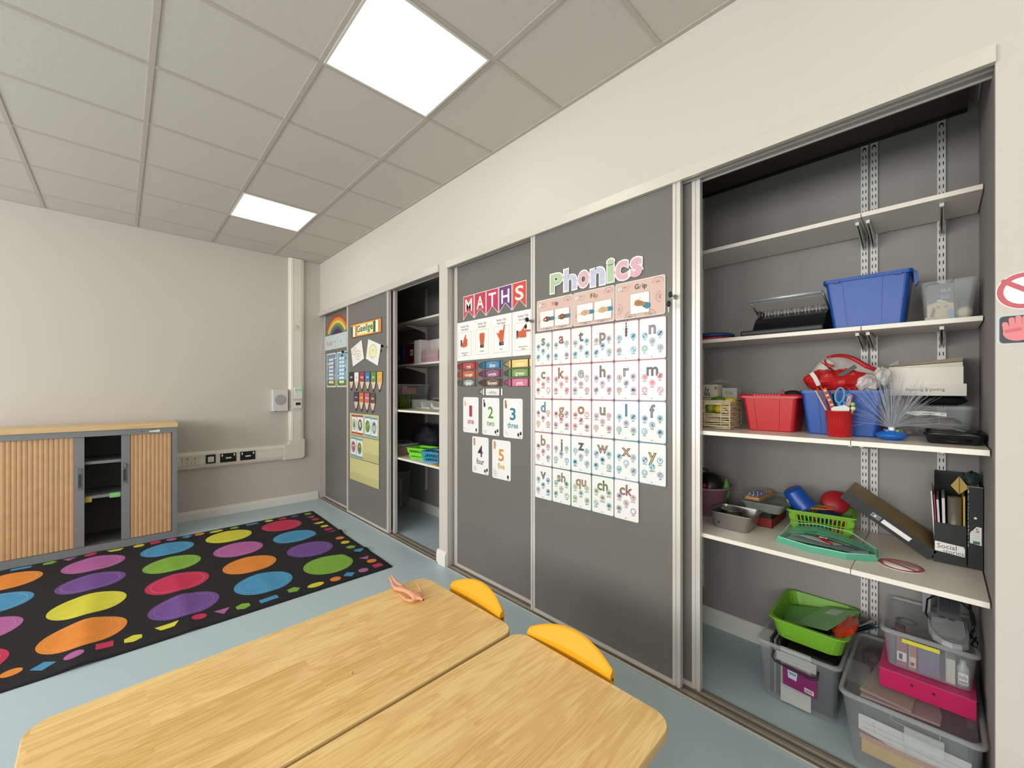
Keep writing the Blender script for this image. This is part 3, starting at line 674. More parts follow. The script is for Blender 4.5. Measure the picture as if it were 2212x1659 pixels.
def pencil(x, z, c, word, tc, label):
    b = B(); w_ = .119; d = INK; n = 9; zz = z-.104
    sc_ = [(x-w_/2+w_*i/(2*n/3*1.0+0)*1.0, 0) for i in range(1)]
    b.prism([(x-w_/2, z), (x-w_/2, zz), (x-.005, z-.206), (x+.005, z-.206), (x+w_/2, zz), (x+w_/2, z)], YF-.0008, YF, mat((52, 46, 42), .5)); b.ly = .0008
    b.pl([(x-w_/2+.006, zz), (x+w_/2-.006, zz), (x+.012, z-.185), (x-.012, z-.185)], YF, pm(226, 196, 172))
    b.pl([(x-.014, z-.176), (x+.014, z-.176), (x, z-.203)], YF, pm(60, 56, 52))
    P = [(x+w_/2-.005, z-.005), (x-w_/2+.005, z-.005)]
    for i in range(25): u = i/24; P.append((x-w_/2+.005+(w_-.01)*u, zz+.002-.006*abs(math.sin(u*PI*4))))
    b.pl(P, YF, c); tx(b, word, x, z-.055, .034 if len(word) < 6 else .026, YF, tc, .012, .85)
    solo('pencil_cutout', b, label, 'pencil cut-out', 'pencil-shaped colour cut-outs on the Gaeilge door')
Wt = pm(240, 238, 230)
for k, (c, wd, tc, nm) in enumerate((((44, 42, 44), 'dubh', Wt, 'black pencil cut-out reading dubh'), ((234, 234, 232), 'bán', pm(180, 180, 180), 'white pencil cut-out reading bán'), ((178, 56, 56), 'dearg', Wt, 'red pencil cut-out reading dearg'), ((52, 122, 176), 'gorm', Wt, 'blue pencil cut-out reading gorm'), ((100, 146, 72), 'glas', Wt, 'green pencil cut-out reading glas'), ((226, 170, 74), 'buí', pm(245, 220, 170), 'amber pencil cut-out reading buí'))):
    pencil(.983+.136*k, 1.577-.003*k, pm(*c), wd, tc, nm+' on the Gaeilge door')
for k, (c, wd, nm) in enumerate((((70, 56, 84), 'corcra', 'purple'), ((210, 116, 56), 'oráiste', 'orange'), ((202, 100, 116), 'bándearg', 'pink'), ((100, 76, 64), 'donn', 'brown'))):
    pencil(1.107+.1345*k, 1.358-.003*k, pm(*c), wd, Wt, '%s pencil cut-out reading %s, in the lower pencil row' % (nm, wd))
PCK = mat((206, 200, 140), .3, name='yellowed_pocket_vinyl', noise=.05, nscale=30); PCK2 = mat((196, 190, 132), .25, noise=.06, nscale=60)
for k, (z1, z0, nm) in enumerate(((1.125, .887, 'top'), (.880, .645, 'middle'), (.638, .399, 'bottom'))):
    b = B(); b.box(.948, 1.652, YF-.002, YF, z0, z1, PCK, .0005); b.box(.948, 1.652, YF-.003, YF-.002, z0, z0+.085, PCK2)
    for q in range(34 if k else 0): b.box(1.30+.0102*q if k == 1 else .96+.0203*q, 1.301+.0102*q if k == 1 else .9612+.0203*q, YF-.0034, YF-.003, z0+.005, z0+.08-.02*(q % 3), pm(178, 172, 116))
    solo('pocket_chart', b, 'yellowish pocket chart on the Gaeilge door, the %s one of three' % nm, 'pocket chart', 'pocket charts on the Gaeilge door')
def pcard(x0, x1, z0, z1, bc, disc, art, label):
    b = B(); y = YF-.0035; b.card(x0, x1, z0, z1, y, LAM, .003, .0006); b.rect(x0, x1, z1-.020, z1, y, bc); b.rect(x0, x1, z0, z0+.020, y, bc); b.rect(x0, x0+.006, z0, z1, y, bc)
    x, z = (x0+x1)/2, (z0+z1)/2; b.disc(x, z, y, .052, pm(*[v*.7 for v in disc]), .062); b.disc(x, z, y, .046, pm(*disc), .056)
    for kind, dx, dz, r1_, r2_, c in art: b.disc(x+dx, z+dz, y, r1_, pm(*c), r2_, n=12)
    solo('picture_card', b, label, 'picture card', 'picture cards in the pocket charts')
RD, BLU = pm(176, 66, 76), pm(104, 162, 186)
pcard(.998, 1.134, .905, 1.108, RD, (190, 206, 176), [(0, 0, .02, .016, .012, (90, 140, 90)), (0, 0, -.01, .020, .026, (74, 110, 88))], 'red-edged card with green figure, first in the top pocket chart')
pcard(1.140, 1.294, .903, 1.110, RD, (96, 112, 92), [(0, 0, .006, .026, .030, (226, 228, 230)), (0, .004, .01, .010, .010, (40, 40, 44)), (0, -.016, -.012, .008, .008, (50, 50, 54))], 'red-edged card with a football, second in the top pocket chart')
pcard(1.330, 1.472, .902, 1.106, BLU, (98, 146, 58), [(0, -.02, 0, .014, .02, (150, 180, 90)), (0, .02, .02, .010, .012, (190, 200, 120))], 'blue-edged card with a green scene, third in the top pocket chart')
pcard(1.478, 1.624, .898, 1.100, BLU, (146, 182, 204), [(0, 0, .030, .020, .018, (56, 44, 40)), (0, 0, .016, .010, .014, (214, 170, 130)), (0, 0, -.012, .014, .02, (226, 200, 96)), (0, 0, -.04, .012, .012, (96, 130, 170))], 'blue-edged card with a figure in yellow, last in the top pocket chart')
pcard(.974, 1.118, .658, .864, BLU, (188, 120, 148), [(0, 0, .02, .020, .020, (230, 190, 160)), (0, 0, .034, .024, .012, (120, 60, 50)), (0, .004, -.02, .014, .018, (96, 60, 100))], 'blue-edged card with a pink disc in the middle pocket chart')
pcard(1.126, 1.282, .655, .860, BLU, (112, 150, 66), [(0, 0, .022, .014, .014, (226, 180, 110)), (0, 0, .034, .018, .010, (170, 120, 50)), (0, 0, -.012, .014, .02, (86, 80, 60))], 'blue-edged card with a green disc in the middle pocket chart')
# ---- MATHS bunting ----
for k, (ch, c) in enumerate((('M', (196, 76, 92)), ('A', (190, 62, 84)), ('T', (196, 52, 96)), ('H', (112, 60, 122)), ('S', (212, 74, 66)))):
    x0 = 2.957+.1352*k; x1 = x0+.131; z1, z0 = 2.086, 1.906; b = B(); s_ = lambda i: [(x0+i, z1-i), (x0+i, z0+i*2.2), ((x0+x1)/2, z0+.062+i*.9), (x1-i, z0+i*2.2), (x1-i, z1-i)]
    P = s_(0); b.prism(P[:3]+[((x0+x1)/2, z1)], YR-.0008, YR, Wt); b.prism([((x0+x1)/2, z1)]+P[2:], YR-.0008, YR, Wt); b.ly = .0008
    Q = s_(.004); yy = YR-b.nxt(); xm = (x0+x1)/2; b.flat([Q[0], Q[1], Q[2], (xm, z1-.004)], yy, pm(*c)); b.flat([(xm, z1-.004), Q[2], Q[3], Q[4]], yy, pm(*c))
    fit(b, ch, xm-.040, xm+.040, z1-.120, z1-.026, YR, Wt, .014)
    solo('bunting_flag', b, 'swallow-tailed paper flag with letter %s above the hand signal sheets' % ch, 'bunting', 'MATHS bunting flags')
# ---- hand signal sheets ----
HC, NV = pm(208, 92, 56), pm(52, 62, 76); HL = pm(150, 62, 40)
def sig(x0, x1, title, cap_, kind, label):
    b = B(); z0, z1 = 1.600, 1.893; b.card(x0, x1, z0, z1, YR, PAPER, .001, .0006); x, y = (x0+x1)/2, YR; w_ = x1-x0
    for k, s_ in enumerate(('Number Talks', 'Hand Signals')): tx(b, s_, x, z1-.034-.022*k, .0235, y, INK, .006, .72)
    tx(b, '(  name', x0+.022, z1-.015, .008, y, pm(120, 120, 120)); tx(b, 'resource sheet', x1-.035, z0+.012, .006, y, pm(150, 150, 150))
    bx0, bx1, bz0, bz1 = x0+.028, x1-.028, z0+.034, z1-.078
    b.rect(bx0, bx1, bz0, bz1, y, pm(70, 70, 72)); b.rect(bx0+.0012, bx1-.0012, bz0+.0012, bz1-.0012, y, PAPER)
    c = x; z = 1.742
    if kind == 0:
        b.rect(c-.052, c-.032, z-.036, z+.016, y, NV); cap(b, c-.012, z-.022, c+.012, z+.0, .022, .022, y, HC); cap(b, c+.015, z-.022, c+.015, z+.008, .018, .018, y, HC); cap(b, c-.006, z+.006, c+.012, z+.048, .012, .0065, y, HC)
        for k in range(3): b.rect(c+.008, c+.031, z-.022+.012*k, z-.0212+.012*k, y, HL)
    elif kind == 1:
        b.rect(c-.022, c+.022, z-.060, z-.034, y, NV); cap(b, c, z-.018, c, z+.018, .024, .030, y, HC); b.rect(c-.028, c+.028, z+.018, z+.046, y, HC)
        for k in range(3): b.rect(c-.015+.015*k, c-.0142+.015*k, z+.02, z+.044, y, HL)
        stroke(b, [(c+.02, z+.012), (c, z+.008), (c-.002, z-.008)], .0006, y, HL)
    elif kind == 2:
        b.rect(c-.022, c+.026, z-.060, z-.034, y, NV); cap(b, c+.002, z-.020, c+.002, z+.02, .022, .028, y, HC); b.rect(c-.022, c+.028, z+.02, z+.042, y, HC)
        cap(b, c-.014, z-.006, c-.040, z+.026, .011, .006, y, HC); cap(b, c+.022, z+.02, c+.032, z+.076, .009, .006, y, HC)
        for k in range(3): b.rect(c-.010+.012*k, c-.0092+.012*k, z+.012, z+.04, y, HL)
    else:
        b.rect(c-.062, c-.042, z-.026, z+.024, y, NV); cap(b, c-.026, z-.002, c+.006, z-.002, .022, .024, y, HC); b.rect(c-.02, c+.03, z-.026, z+.012, y, HC); cap(b, c, z+.016, c+.062, z+.014, .009, .006, y, HC); cap(b, c-.012, z+.012, c+.014, z+.044, .010, .006, y, HC)
        for k in range(2): b.rect(c+.008, c+.030, z-.010+.012*k, z-.0092+.012*k, y, HL)
    b.disc(c-.042 if kind == 0 else c+.014 if kind < 3 else c-.052, z-.030 if kind == 0 else z-.047 if kind < 3 else z-.018, y, .003, Wt, n=8)
    for k, s_ in enumerate(cap_): tx(b, s_, x, z0+.058-.014*k, .0125, y, INK, .008, .8)
    solo('hand_signal_sheet', b, label, 'paper sheet', 'hand signal sheets under the bunting')
sig(2.870, 3.080, '', ['I have an answer and', 'a strategy.'], 0, 'white hand signal sheet with a thumbs-up hand')
sig(3.081, 3.281, '', ["I'm thinking."], 1, 'white hand signal sheet with a closed fist')
sig(3.282, 3.492, '', ['I agree.'], 2, 'white hand signal sheet with thumb and little finger out')
sig(3.496, 3.700, '', ['I have more than one', 'strategy.'], 3, 'white hand signal sheet with a sideways pointing hand, by the door edge')
# ---- crayons ----
CR = {'red': (172, 48, 52), 'blue': (52, 122, 164), 'yellow': (232, 200, 104), 'orange': (188, 84, 56), 'purple': (126, 66, 104), 'green': (112, 150, 66), 'grey': (104, 104, 104), 'brown': (98, 66, 54), 'pink': (208, 104, 140), 'white': (222, 222, 218)}
def crayon(x, z, nm):
    c = CR[nm]; dk = pm(*[v*.72 for v in c]); b = B(); L, h = .264, .0275; x1 = x+L
    P = [(x, z), (x+.006, z+.010), (x+.05, z+.024), (x+.056, z+h), (x1-.006, z+h), (x1, z+h-.008), (x1, z-h+.008), (x1-.006, z-h), (x+.056, z-h), (x+.05, z-.024), (x+.006, z-.010)]
    b.prism(P, YR-.0008, YR, mat((44, 36, 36), .5)); b.ly = .0008
    b.pl([(x+.004, z), (x+.050, z+.021), (x+.050, z-.021)], YR, dk if nm not in ('green',) else pm(44, 92, 70)); b.rect(x+.054, x1-.003, z-h+.003, z+h-.003, YR, pm(*c))
    for q in (x+.068, x1-.034): b.rect(q, q+.014, z-h+.003, z+h-.003, YR, mat((48, 42, 44), .5))
    hl = pm(*[min(255, v*.5+118) for v in c]); xm = (x+.082+x1-.034)/2; b.disc(xm, z, YR, .058, hl, .022); b.disc(xm, z, YR, .054, pm(*[min(255, v*.9+20) for v in c]) if nm not in ('white', 'grey') else hl, .0195)
    tx(b, nm, xm, z-.002, .036 if len(nm) < 6 else .031, YR, Wt if nm not in ('white',) else pm(150, 150, 150), .014)
    solo('crayon_cutout', b, '%s paper crayon reading %s on the MATHS door' % (nm, nm), 'crayon cut-out', 'crayon cut-outs on the MATHS door')
for r_, row in enumerate((('red', 'blue', 'yellow'), ('orange', 'purple', 'green'), ('grey', 'brown', 'pink'))):
    for k, nm in enumerate(row): crayon(2.867+.2725*k, 1.556-.0635*r_-.003*k+(0.002 if r_ else 0), nm)
crayon(3.139, 1.362, 'white')
# ---- number cards ----
SK = [(226, 180, 140), (52, 42, 40), (170, 104, 66), (190, 140, 106), (196, 150, 116)]
def ncard(k, x0, x1, z0, z1, word, c):
    b = B(); b.card(x0, x1, z0, z1, YR, LAM, .014, .0009); m = pm(*c); x, y = (x0+x1)/2, YR; n = k+1
    fit(b, str(n), x-(.017 if n == 1 else .028), x+(.017 if n == 1 else .028), z1-.145, z1-.062, y, m, .02); tx(b, word, x-(0 if k else 0), z1-.178, .058 if len(word) < 5 else .054, y, m, .016, .86)
    h_ = pm(*SK[k]); hx, hz = x0+.026, z1-.048
    cap(b, hx, hz-.010, hx, hz+.002, .010, .011, y, h_)
    for q in range(n if n < 5 else 5): cap(b, hx-.008+.0048*q, hz+.004, hx-.009+.0052*q, hz+(.034 if q < 4 else .022), .003, .0026, y, h_)
    fr = pm(150, 110, 120) if k != 2 else pm(196, 178, 96)
    for q in range(n):
        qx, qz = x0+.014+.018*(q % 2), z0+.014+.018*(q//2); b.rect(qx, qx+.017, qz, qz+.017, y, fr); b.rect(qx+.0012, qx+.0158, qz+.0012, qz+.0158, y, LAM)
    bk = pm(62, 44, 40)
    for q in range(2 if k in (1, 2, 3) else 1): b.disc(x1-.040+.022*q+(.014 if k in (0, 4) else 0), z0+.026+.010*q, y, .0095, bk, .012, n=14)
    b.rect(x1-.034, x1-.016, z0+.004, z0+.014, y, pm(96, 140, 160)); b.rect(x1-.032, x1-.018, z0+.006, z0+.012, y, LAM); tx(b, '%d' % n, x1-.022, z1-.024, .02, y, pm(190, 190, 190))
    solo('number_card', b, 'white number card reading %d %s on the MATHS door' % (n, word), 'number card', 'number cards on the MATHS door')
ncard(0, 2.956, 3.140, 1.057, 1.322, 'one', (176, 44, 62)); ncard(1, 3.183, 3.368, 1.056, 1.320, 'two', (88, 146, 56)); ncard(2, 3.409, 3.594, 1.054, 1.318, 'three', (36, 122, 152))
ncard(3, 3.067, 3.254, .767, 1.034, 'four', (88, 40, 84)); ncard(4, 3.293, 3.481, .761, 1.030, 'five', (204, 142, 46))
# ---- Phonics heading letters ----
for k, (ch, x0, x1, z0, z1, c) in enumerate((('P', 3.872, 3.970, 1.942, 2.058, 'g'), ('h', 3.974, 4.070, 1.938, 2.066, 'b'), ('o', 4.075, 4.153, 1.936, 2.034, 'k'), ('n', 4.158, 4.254, 1.930, 2.030, 'b'), ('i', 4.262, 4.310, 1.934, 2.058, 'g'), ('c', 4.312, 4.390, 1.930, 2.033, 'k'), ('s', 4.398, 4.468, 1.929, 2.032, 'k'))):
    c_ = {'g': (176, 196, 160), 'b': (190, 192, 216), 'k': (216, 172, 184)}[c]; b = B(); b.ly = .0006
    b.recalc = False
    fit(b, ch, x0-.004, x1+.004, z0-.004, z1+.004, YF, LAM, .06); b.ly = .0009; fit(b, ch, x0+.003, x1-.003, z0+.003, z1-.003, YF, mat(c_, .3, noise=.09, nscale=70, bump=.2), .035)
    o = solo('paper_letter', b, 'pastel laminated paper letter %s of the Phonics heading' % ch, 'paper letter', 'Phonics heading letters')
    sm = o.modifiers.new('card_thickness', 'SOLIDIFY'); sm.thickness = .0004; sm.offset = 0
# ---- Nip Flip Grip cards ----
PKB, RB1 = pm(214, 182, 170), [pm(150, 104, 92), pm(226, 196, 184), pm(190, 134, 120), pm(224, 196, 182), pm(176, 118, 108)]
def rbow(b, x, z, s_, y, a0=0, a1=PI):
    for q, m in enumerate(RB1[:3]): b.arc(x, z, y, s_*(1-.22*q-.07), s_*(1-.22*q), m, a0, a1, 12)
    b.arc(x, z, y, s_*.20, s_*.30, pm(90, 84, 84), a0, a1, 10)
def grip(n, x0, x1, word, hi, boxes, skin, label):
    b = B(); z0, z1 = 1.731, 1.917; y = YF; b.card(x0, x1, z0, z1, y, LAM, .010, .0008); P = [(p.x+(x0+x1)/2, p.y+(z0+z1)/2) for p in b.rr(x1-x0-.006, z1-z0-.006, .008, 0, 3)]; b.flat(P, y-b.nxt(), PKB)
    for rx, rz_c, s_, a0, a1 in ((x0+.055, z1-.020, .026, PI, 2*PI), (x1-.036, z1-.034, .028, 0, PI), (x0+.016, z0+.055, .026, -PI/2, PI/2), (x1-.02, z0+.085, .026, PI/2, 3*PI/2), (x0+.085, z0+.004, .03, 0, PI), (x1-.075, z0+.004, .028, 0, PI)):
        if not (len(boxes) == 2 and s_ == .03 and 0): rbow(b, rx, rz_c, s_, y, a0 if a1-a0 < 4 else 0, a1)
    b.disc(x0+.028, z1-.032, y, .012, pm(90, 84, 84), n=16); b.disc(x0+.028, z1-.032, y, .011, LAM, n=16); tx(b, str(n), x0+.028, z1-.033, .018, y, INK, .01)
    xm = (x0+x1)/2+.006; W_ = glyph(word, .012)[2]; L = (W_[1]-W_[0])*.034; xx = xm-L/2
    for i, ch in enumerate(word):
        bb = glyph(ch, .012)[2]; wdt = (bb[1]-bb[0])*.034+.0035; tx(b, ch, xx+wdt/2, z1-.033, .034, y, pm(190, 140, 100) if i in hi else pm(60, 62, 66), .014); xx += wdt
    for i, (bx0, bx1, bz0, bz1) in enumerate(boxes):
        PQ = [(p.x+(bx0+bx1)/2, p.y+(bz0+bz1)/2) for p in b.rr(bx1-bx0, bz1-bz0, .006, 0, 3)]; b.flat(PQ, y-b.nxt(), pm(96, 88, 86)); PP = [(p.x+(bx0+bx1)/2, p.y+(bz0+bz1)/2) for p in b.rr(bx1-bx0-.002, bz1-bz0-.002, .005, 0, 3)]; b.flat(PP, y-b.nxt(), LAM)
        cx, cz = (bx0+bx1)/2, (bz0+bz1)/2; sk = pm(*skin); slv = pm(52, 124, 152); pn = pm(214, 186, 100)
        if n == 3:
            cap(b, cx+.026, cz-.012, bx1-.010, cz-.018, .013, .016, y, slv); cap(b, cx-.012, cz+.002, cx+.018, cz-.006, .016, .011, y, sk); cap(b, cx-.036, cz-.010, cx+.006, cz+.026, .002, .002, y, pn); cap(b, cx-.022, cz-.002, cx-.008, cz+.006, .006, .007, y, sk); stroke(b, [(cx-.012, cz+.012), (cx+.004, cz+.0), (cx-.004, cz-.01)], .0006, y, pm(96, 60, 44))
        else:
            cap(b, cx+.026, cz, bx1-.006, cz, .011, .012, y, slv); cap(b, cx, cz, cx+.022, cz, .017, .011, y, sk); cap(b, bx0+.004, cz-.004, cx-.006+.010*(i if n == 1 else 1), cz-.002+.004*i, .0018, .0018, y, pn)
            cap(b, cx-.006, cz+.010, cx-.024, cz+.002+.002*i, .0055, .004, y, sk); cap(b, cx-.006, cz-.010, cx-.024, cz-.006, .005, .0038, y, sk); b.disc(cx-.010, cz-.001, y, .005, LAM if n == 1 and i == 0 else sk, n=10); stroke(b, [(cx-.008, cz+.006), (cx+.008, cz+.002), (cx+.002, cz-.008)], .0006, y, pm(80, 50, 40))
    solo('grip_card', b, label, 'card', 'pencil grip cards above the phonics chart')
grip(1, 3.766, 4.040, 'Nip', (0,), [(3.793, 3.902, 1.748, 1.848), (3.910, 4.018, 1.748, 1.848)], (120, 76, 56), 'pink card reading Nip with two hand pictures')
grip(2, 4.043, 4.310, 'Flip', (1, 3), [(4.070, 4.178, 1.748, 1.848), (4.186, 4.294, 1.748, 1.848)], (206, 164, 124), 'pink card reading Flip with two hand pictures')
grip(3, 4.314, 4.582, 'Grip', (1,), [(4.400, 4.503, 1.750, 1.852)], (166, 118, 78), 'pink card reading Grip with one hand picture')
# ---- phonics chart ----
rows = ['s a t p i n', 'c k e h r m', 'd g o u l f', 'b j z w x y', 'v sh qu ch ck']
WD = dict(s='sock star six sun snail', a='ant axe  apple alligator', t='tap ten tie tomato two', p='popcorn pin pink pig park', i='igloo ink  inside insect', n='nest nut nail net nine', c='cat carrot computer cup cot', k='key king kid kangaroo kick', e='egg elf envelope eleven elephant', h='horse hat hand hut help', r='robot rose lips rat rainbow', m='mouse man moon monkey map', d='dog duck dice doll dinosaur', g='girl gate goose guitar garden', o='orange octopus ostrich otter octagon', u='umbrella upset uncle up under', l='leg leaf lemon log light', f='finger fish frog foot fan', b='bat bone bug bed bag', j='jelly jam jump jigsaw jug', z='zip zero zebra zigzag zoo', w='worm wolf wing well window', x='six box mix fox wax', y='yellow yoyo yoghurt yawn yell', v='vet van violin vest volcano', sh='shop shark sheep shed shell', qu='queen question quiet quarter quack', ch='chips chicken chimney cherries chain', ck='rocket pocket sock duck lock')
LCOL = dict(s=(150, 168, 110), a=(214, 110, 90), t=(120, 118, 118), p=(196, 140, 104), i=(110, 84, 76), n=(176, 160, 158), c=(156, 160, 110), k=(206, 136, 86), e=(214, 214, 210), h=(150, 120, 96), r=(170, 168, 166), m=(120, 110, 106), d=(110, 168, 200), g=(226, 168, 120), o=(222, 136, 84), u=(170, 150, 120), l=(84, 140, 176), f=(150, 148, 150), b=(200, 150, 106), j=(130, 120, 100), z=(84, 96, 104), w=(196, 150, 130), x=(200, 160, 140), y=(206, 176, 110), v=(150, 140, 136), sh=(166, 158, 140), qu=(196, 150, 110), ch=(120, 150, 90), ck=(206, 130, 110))
def circ_cols(l):
    if l in 'satpin' or l in ('z', 'w', 'x', 'y', 'j', 'v', 'l', 'f'): return (150, 198, 222)
    if l in ('ck', 'u', 'b', 'e', 'h', 'r'): return (196, 178, 204)
    if len(l) == 2: return (166, 206, 184)
    return (222, 172, 190)
def bord_col(l):
    if l in ('l', 'f', 'j', 'z', 'w', 'x', 'y', 'v'): return (132, 168, 192)
    if len(l) == 2 and l != 'ck': return (96, 146, 116)
    if l in ('ck',): return (206, 196, 214)
    if l in 'satpin': return (206, 140, 134)
    return (196, 130, 152)
ART = [(214, 92, 80), (226, 200, 84), (96, 74, 66), (230, 160, 110), (92, 128, 96), (240, 238, 230), (84, 110, 140), (190, 120, 90), (60, 60, 66)]
for r_, row in enumerate(rows):
    for k, l in enumerate(row.split()):
        random.seed(r_*10+k); b = B(); x0 = 3.748+.14*k; z1 = 1.722-.2013*r_; w_, h_ = .1385, .1995; y = YF
        b.card(x0, x0+w_, z1-h_, z1, y, pm(*bord_col(l), r=.25), .009, .0008)
        P = [(p.x+x0+w_/2, p.y+z1-h_/2) for p in b.rr(w_-.006, h_-.006, .008, 0, 4)]; b.flat(P, y-b.nxt(), LAM)
        xm = x0+w_/2; lc = pm(*LCOL[l]); zt = z1-.047-(.008 if l in 'pgyjq' else 0); sz = .092 if len(l) == 1 else .080
        L_ = 'ı' if l == 'i' else l; tx(b, L_, xm, zt, sz*.93, y, mat((52, 54, 54), .35), .026); tx(b, L_, xm, zt, sz*.93, y, lc, -.014)
        if l == 'i':
            stroke(b, [(xm, zt+.01), (xm, zt+.036)], .0022, y, INK); b.disc(xm, zt+.034, y, .004, INK, .004, n=10)
            for q in (-1, 1):
                for dz in (.006, -.006, -.018): stroke(b, [(xm, zt+.012+dz), (xm+q*.014, zt+.014+dz*1.3)], .0007, y, INK)
                stroke(b, [(xm, zt+.034), (xm+q*.009, zt+.048)], .0008, y, INK)
        ws = WD[l].split(' '); cc = circ_cols(l)
        for (px, pz), wd in zip(((.22, .42), (.78, .40), (.5, .565), (.21, .735), (.79, .735)), ws):
            if not wd: continue
            x, z = x0+w_*px, z1-h_*pz; b.disc(x, z, y, .0155, pm(*[v*.86 for v in cc]), n=18); b.disc(x, z, y, .0138, pm(*cc), n=18)
            a1, a2 = pm(*random.choice(ART)), pm(*random.choice(ART)); q = random.random()
            if q < .4: b.disc(x, z, y, random.uniform(.006, .010), a1, random.uniform(.005, .010), n=10); b.disc(x+random.uniform(-.003, .003), z+.003, y, .004, a2, n=8)
            elif q < .7: b.pl([(x-.009, z-.006), (x+.009, z-.004), (x+.004, z+.009), (x-.006, z+.006)], y, a1); b.disc(x+.003, z, y, .003, a2, n=8)
            else: cap(b, x-.006, z-.006, x+.006, z+.006, .003, .004, y, a1, 5); cap(b, x+.003, z-.006, x-.001, z+.004, .002, .002, y, a2, 4)
            tx(b, wd, x, z-.0195, .0105, y, INK, .008, .85 if len(wd) < 8 else .7)
        b.disc(xm-.003, z1-h_+.012, y, .004, pm(120, 100, 100), .002, n=8); b.rect(xm+.003, xm+.014, z1-h_+.0115, z1-h_+.0125, y, pm(180, 176, 176))
        solo('phonics_card', b, 'laminated phonics card with big letter%s %s and small word pictures' % ('' if len(l) == 1 else 's', l), 'phonics card', 'laminated phonics chart cards')
# ---- wall signs right of the open cupboard ----
RS = pm(196, 88, 96)
def nosign(b, cx, cz, R, y):
    b.prism([(cx+(R+.002)*math.cos(2*PI*i/40), cz+(R+.002)*math.sin(2*PI*i/40)) for i in range(40)], y-.0006, y, LAM); b.ly = .0006
    cap(b, cx-R*.72, cz+R*.62, cx+R*.74, cz-R*.55, .0062, .0062, y, RS); b.arc(cx, cz, y, R-.0125, R, RS, 0, 2*PI, 44)
b = B(); nosign(b, 5.634, 1.653, .0505, 0); solo('prohibition_sign', b, 'round red no-entry style symbol stuck on the right wall', 'sign')
b = B(); b.card(5.583, 5.698, 1.502, 1.588, 0, pm(196, 200, 204), .012, .001); P = [(p.x+5.6425, p.y+1.545) for p in b.rr(.108, .078, .009, 0, 4)]; b.flat(P, -b.nxt()+0, pm(66, 70, 76)); yy = 0
PK, PK2 = pm(224, 128, 132), pm(206, 98, 106)
P = [(p.x+5.6425, p.y+1.545) for p in b.rr(.104, .074, .009, 0, 4)]; b.flat(P, yy-b.nxt(), pm(52, 54, 58))
b.disc(5.622, 1.536, yy, .027, PK, .024); 
for q, (fx, fz) in enumerate(((5.599, 1.562), (5.611, 1.574), (5.623, 1.578), (5.635, 1.576))): cap(b, fx+.003, 1.54, fx, fz, .0062, .0055, yy, PK)
cap(b, 5.640, 1.535, 5.652, 1.556, .007, .0055, yy, PK); cap(b, 5.602, 1.540, 5.626, 1.545, .0045, .0045, yy, PK2)
solo('hand_sign', b, 'square dark sign with a raised pink hand on the right wall', 'sign')
# ================= things in the open near cupboard =================
def panel_(b, xb0, xb1, xt0, xt1, yb, yt, z0, z1, d, m):
    b.loft([[(xb0, yb-d, z0), (xb1, yb-d, z0), (xb1, yb+.001, z0), (xb0, yb+.001, z0)], [(xt0, yt-d, z1), (xt1, yt-d, z1), (xt1, yt+.001, z1), (xt0, yt+.001, z1)]], m)
def tub_box(b, xb, yb, xt, yt, z0, z1, m, r=.02, rim=.006, rimh=.012, ribs=True, t=.002):
    """container between base rectangle (xb, yb) and top rectangle (xt, yt) given as (min, max) pairs"""
    cb = ((xb[0]+xb[1])/2, (yb[0]+yb[1])/2); ct = ((xt[0]+xt[1])/2, (yt[0]+yt[1])/2)
    def R(k, z, g=0): 
        c, x, y = (cb, xb, yb) if k == 0 else (ct, xt, yt); return b.rr(x[1]-x[0]+2*g, y[1]-y[0]+2*g, r, z, 4, *c)
    b.loft([R(0, z0, -.004), R(0, z0+.003), R(1, z1-rimh)], m, caps=(True, False))
    b.loft([R(1, z1-rimh), R(1, z1-rimh, rim), R(1, z1, rim), R(1, z1, -t)], m, caps=(False, False))
    b.loft([R(1, z1, -t), R(0, z0+t, -t)], m, caps=(False, True))
    if ribs:
        L, Lt = xb[1]-xb[0], xt[1]-xt[0]
        for u0, u1 in ((.07, .22), (.33, .70), (.80, .94)):
            panel_(b, xb[0]+L*u0, xb[0]+L*u1, xt[0]+Lt*u0, xt[0]+Lt*u1, yb[0], yt[0], z0+.006, z1-rimh-.002, .003, m)
BLUE = mat((28, 78, 162), .35, name='blue_tub_plastic'); RED = mat((190, 30, 34), .32, name='red_tub_plastic'); GRN = mat((118, 174, 46), .4, name='green_tray_plastic')
# --- second shelf (z 1.637) ---
b = B(); b.lathe([(0, 0), (.108, 0), (.112, .004), (.112, .016), (.106, .020), (0, .019)], mat((172, 48, 62), .5), 44, (4.60, .535, 1.6375))
for k in range(44): a = 2*PI*k/44; b.box(-.002, .002, .110, .114, .003, .017, mat((172, 48, 62), .5), M=Matrix.Translation((4.60, .535, 1.6375)) @ Matrix.Rotation(a, 4, 'Z'))
solo('round_disc', b, 'red ribbed round disc lying flat at the left end of the second shelf', 'disc', 'round discs on the second shelf')
b = B(); b.lathe([(0, 0), (.104, 0), (.110, .006), (.108, .016), (.098, .021), (0, .021)], mat((36, 66, 122), .45), 44, (4.60, .53, 1.6582)); solo('round_disc', b, 'blue round disc lying on top of the red disc', 'disc', 'round discs on the second shelf')
t = thing('binding_machine', 'black comb binding machine with raised silver handle on the second shelf', 'binding machine')
b = B(); b.box(4.79, 5.118, .37, .64, 1.6375, 1.662, BLK, .006)
b.prism([(.40, 1.660), (.64, 1.660), (.64, 1.752), (.53, 1.752), (.455, 1.722), (.43, 1.70)], 4.835, 5.118, mat((22, 22, 24), .3), 'x')
b.box(4.83, 4.842, .50, .60, 1.66, 1.772, BLK); b.build('body', t)
b = B()
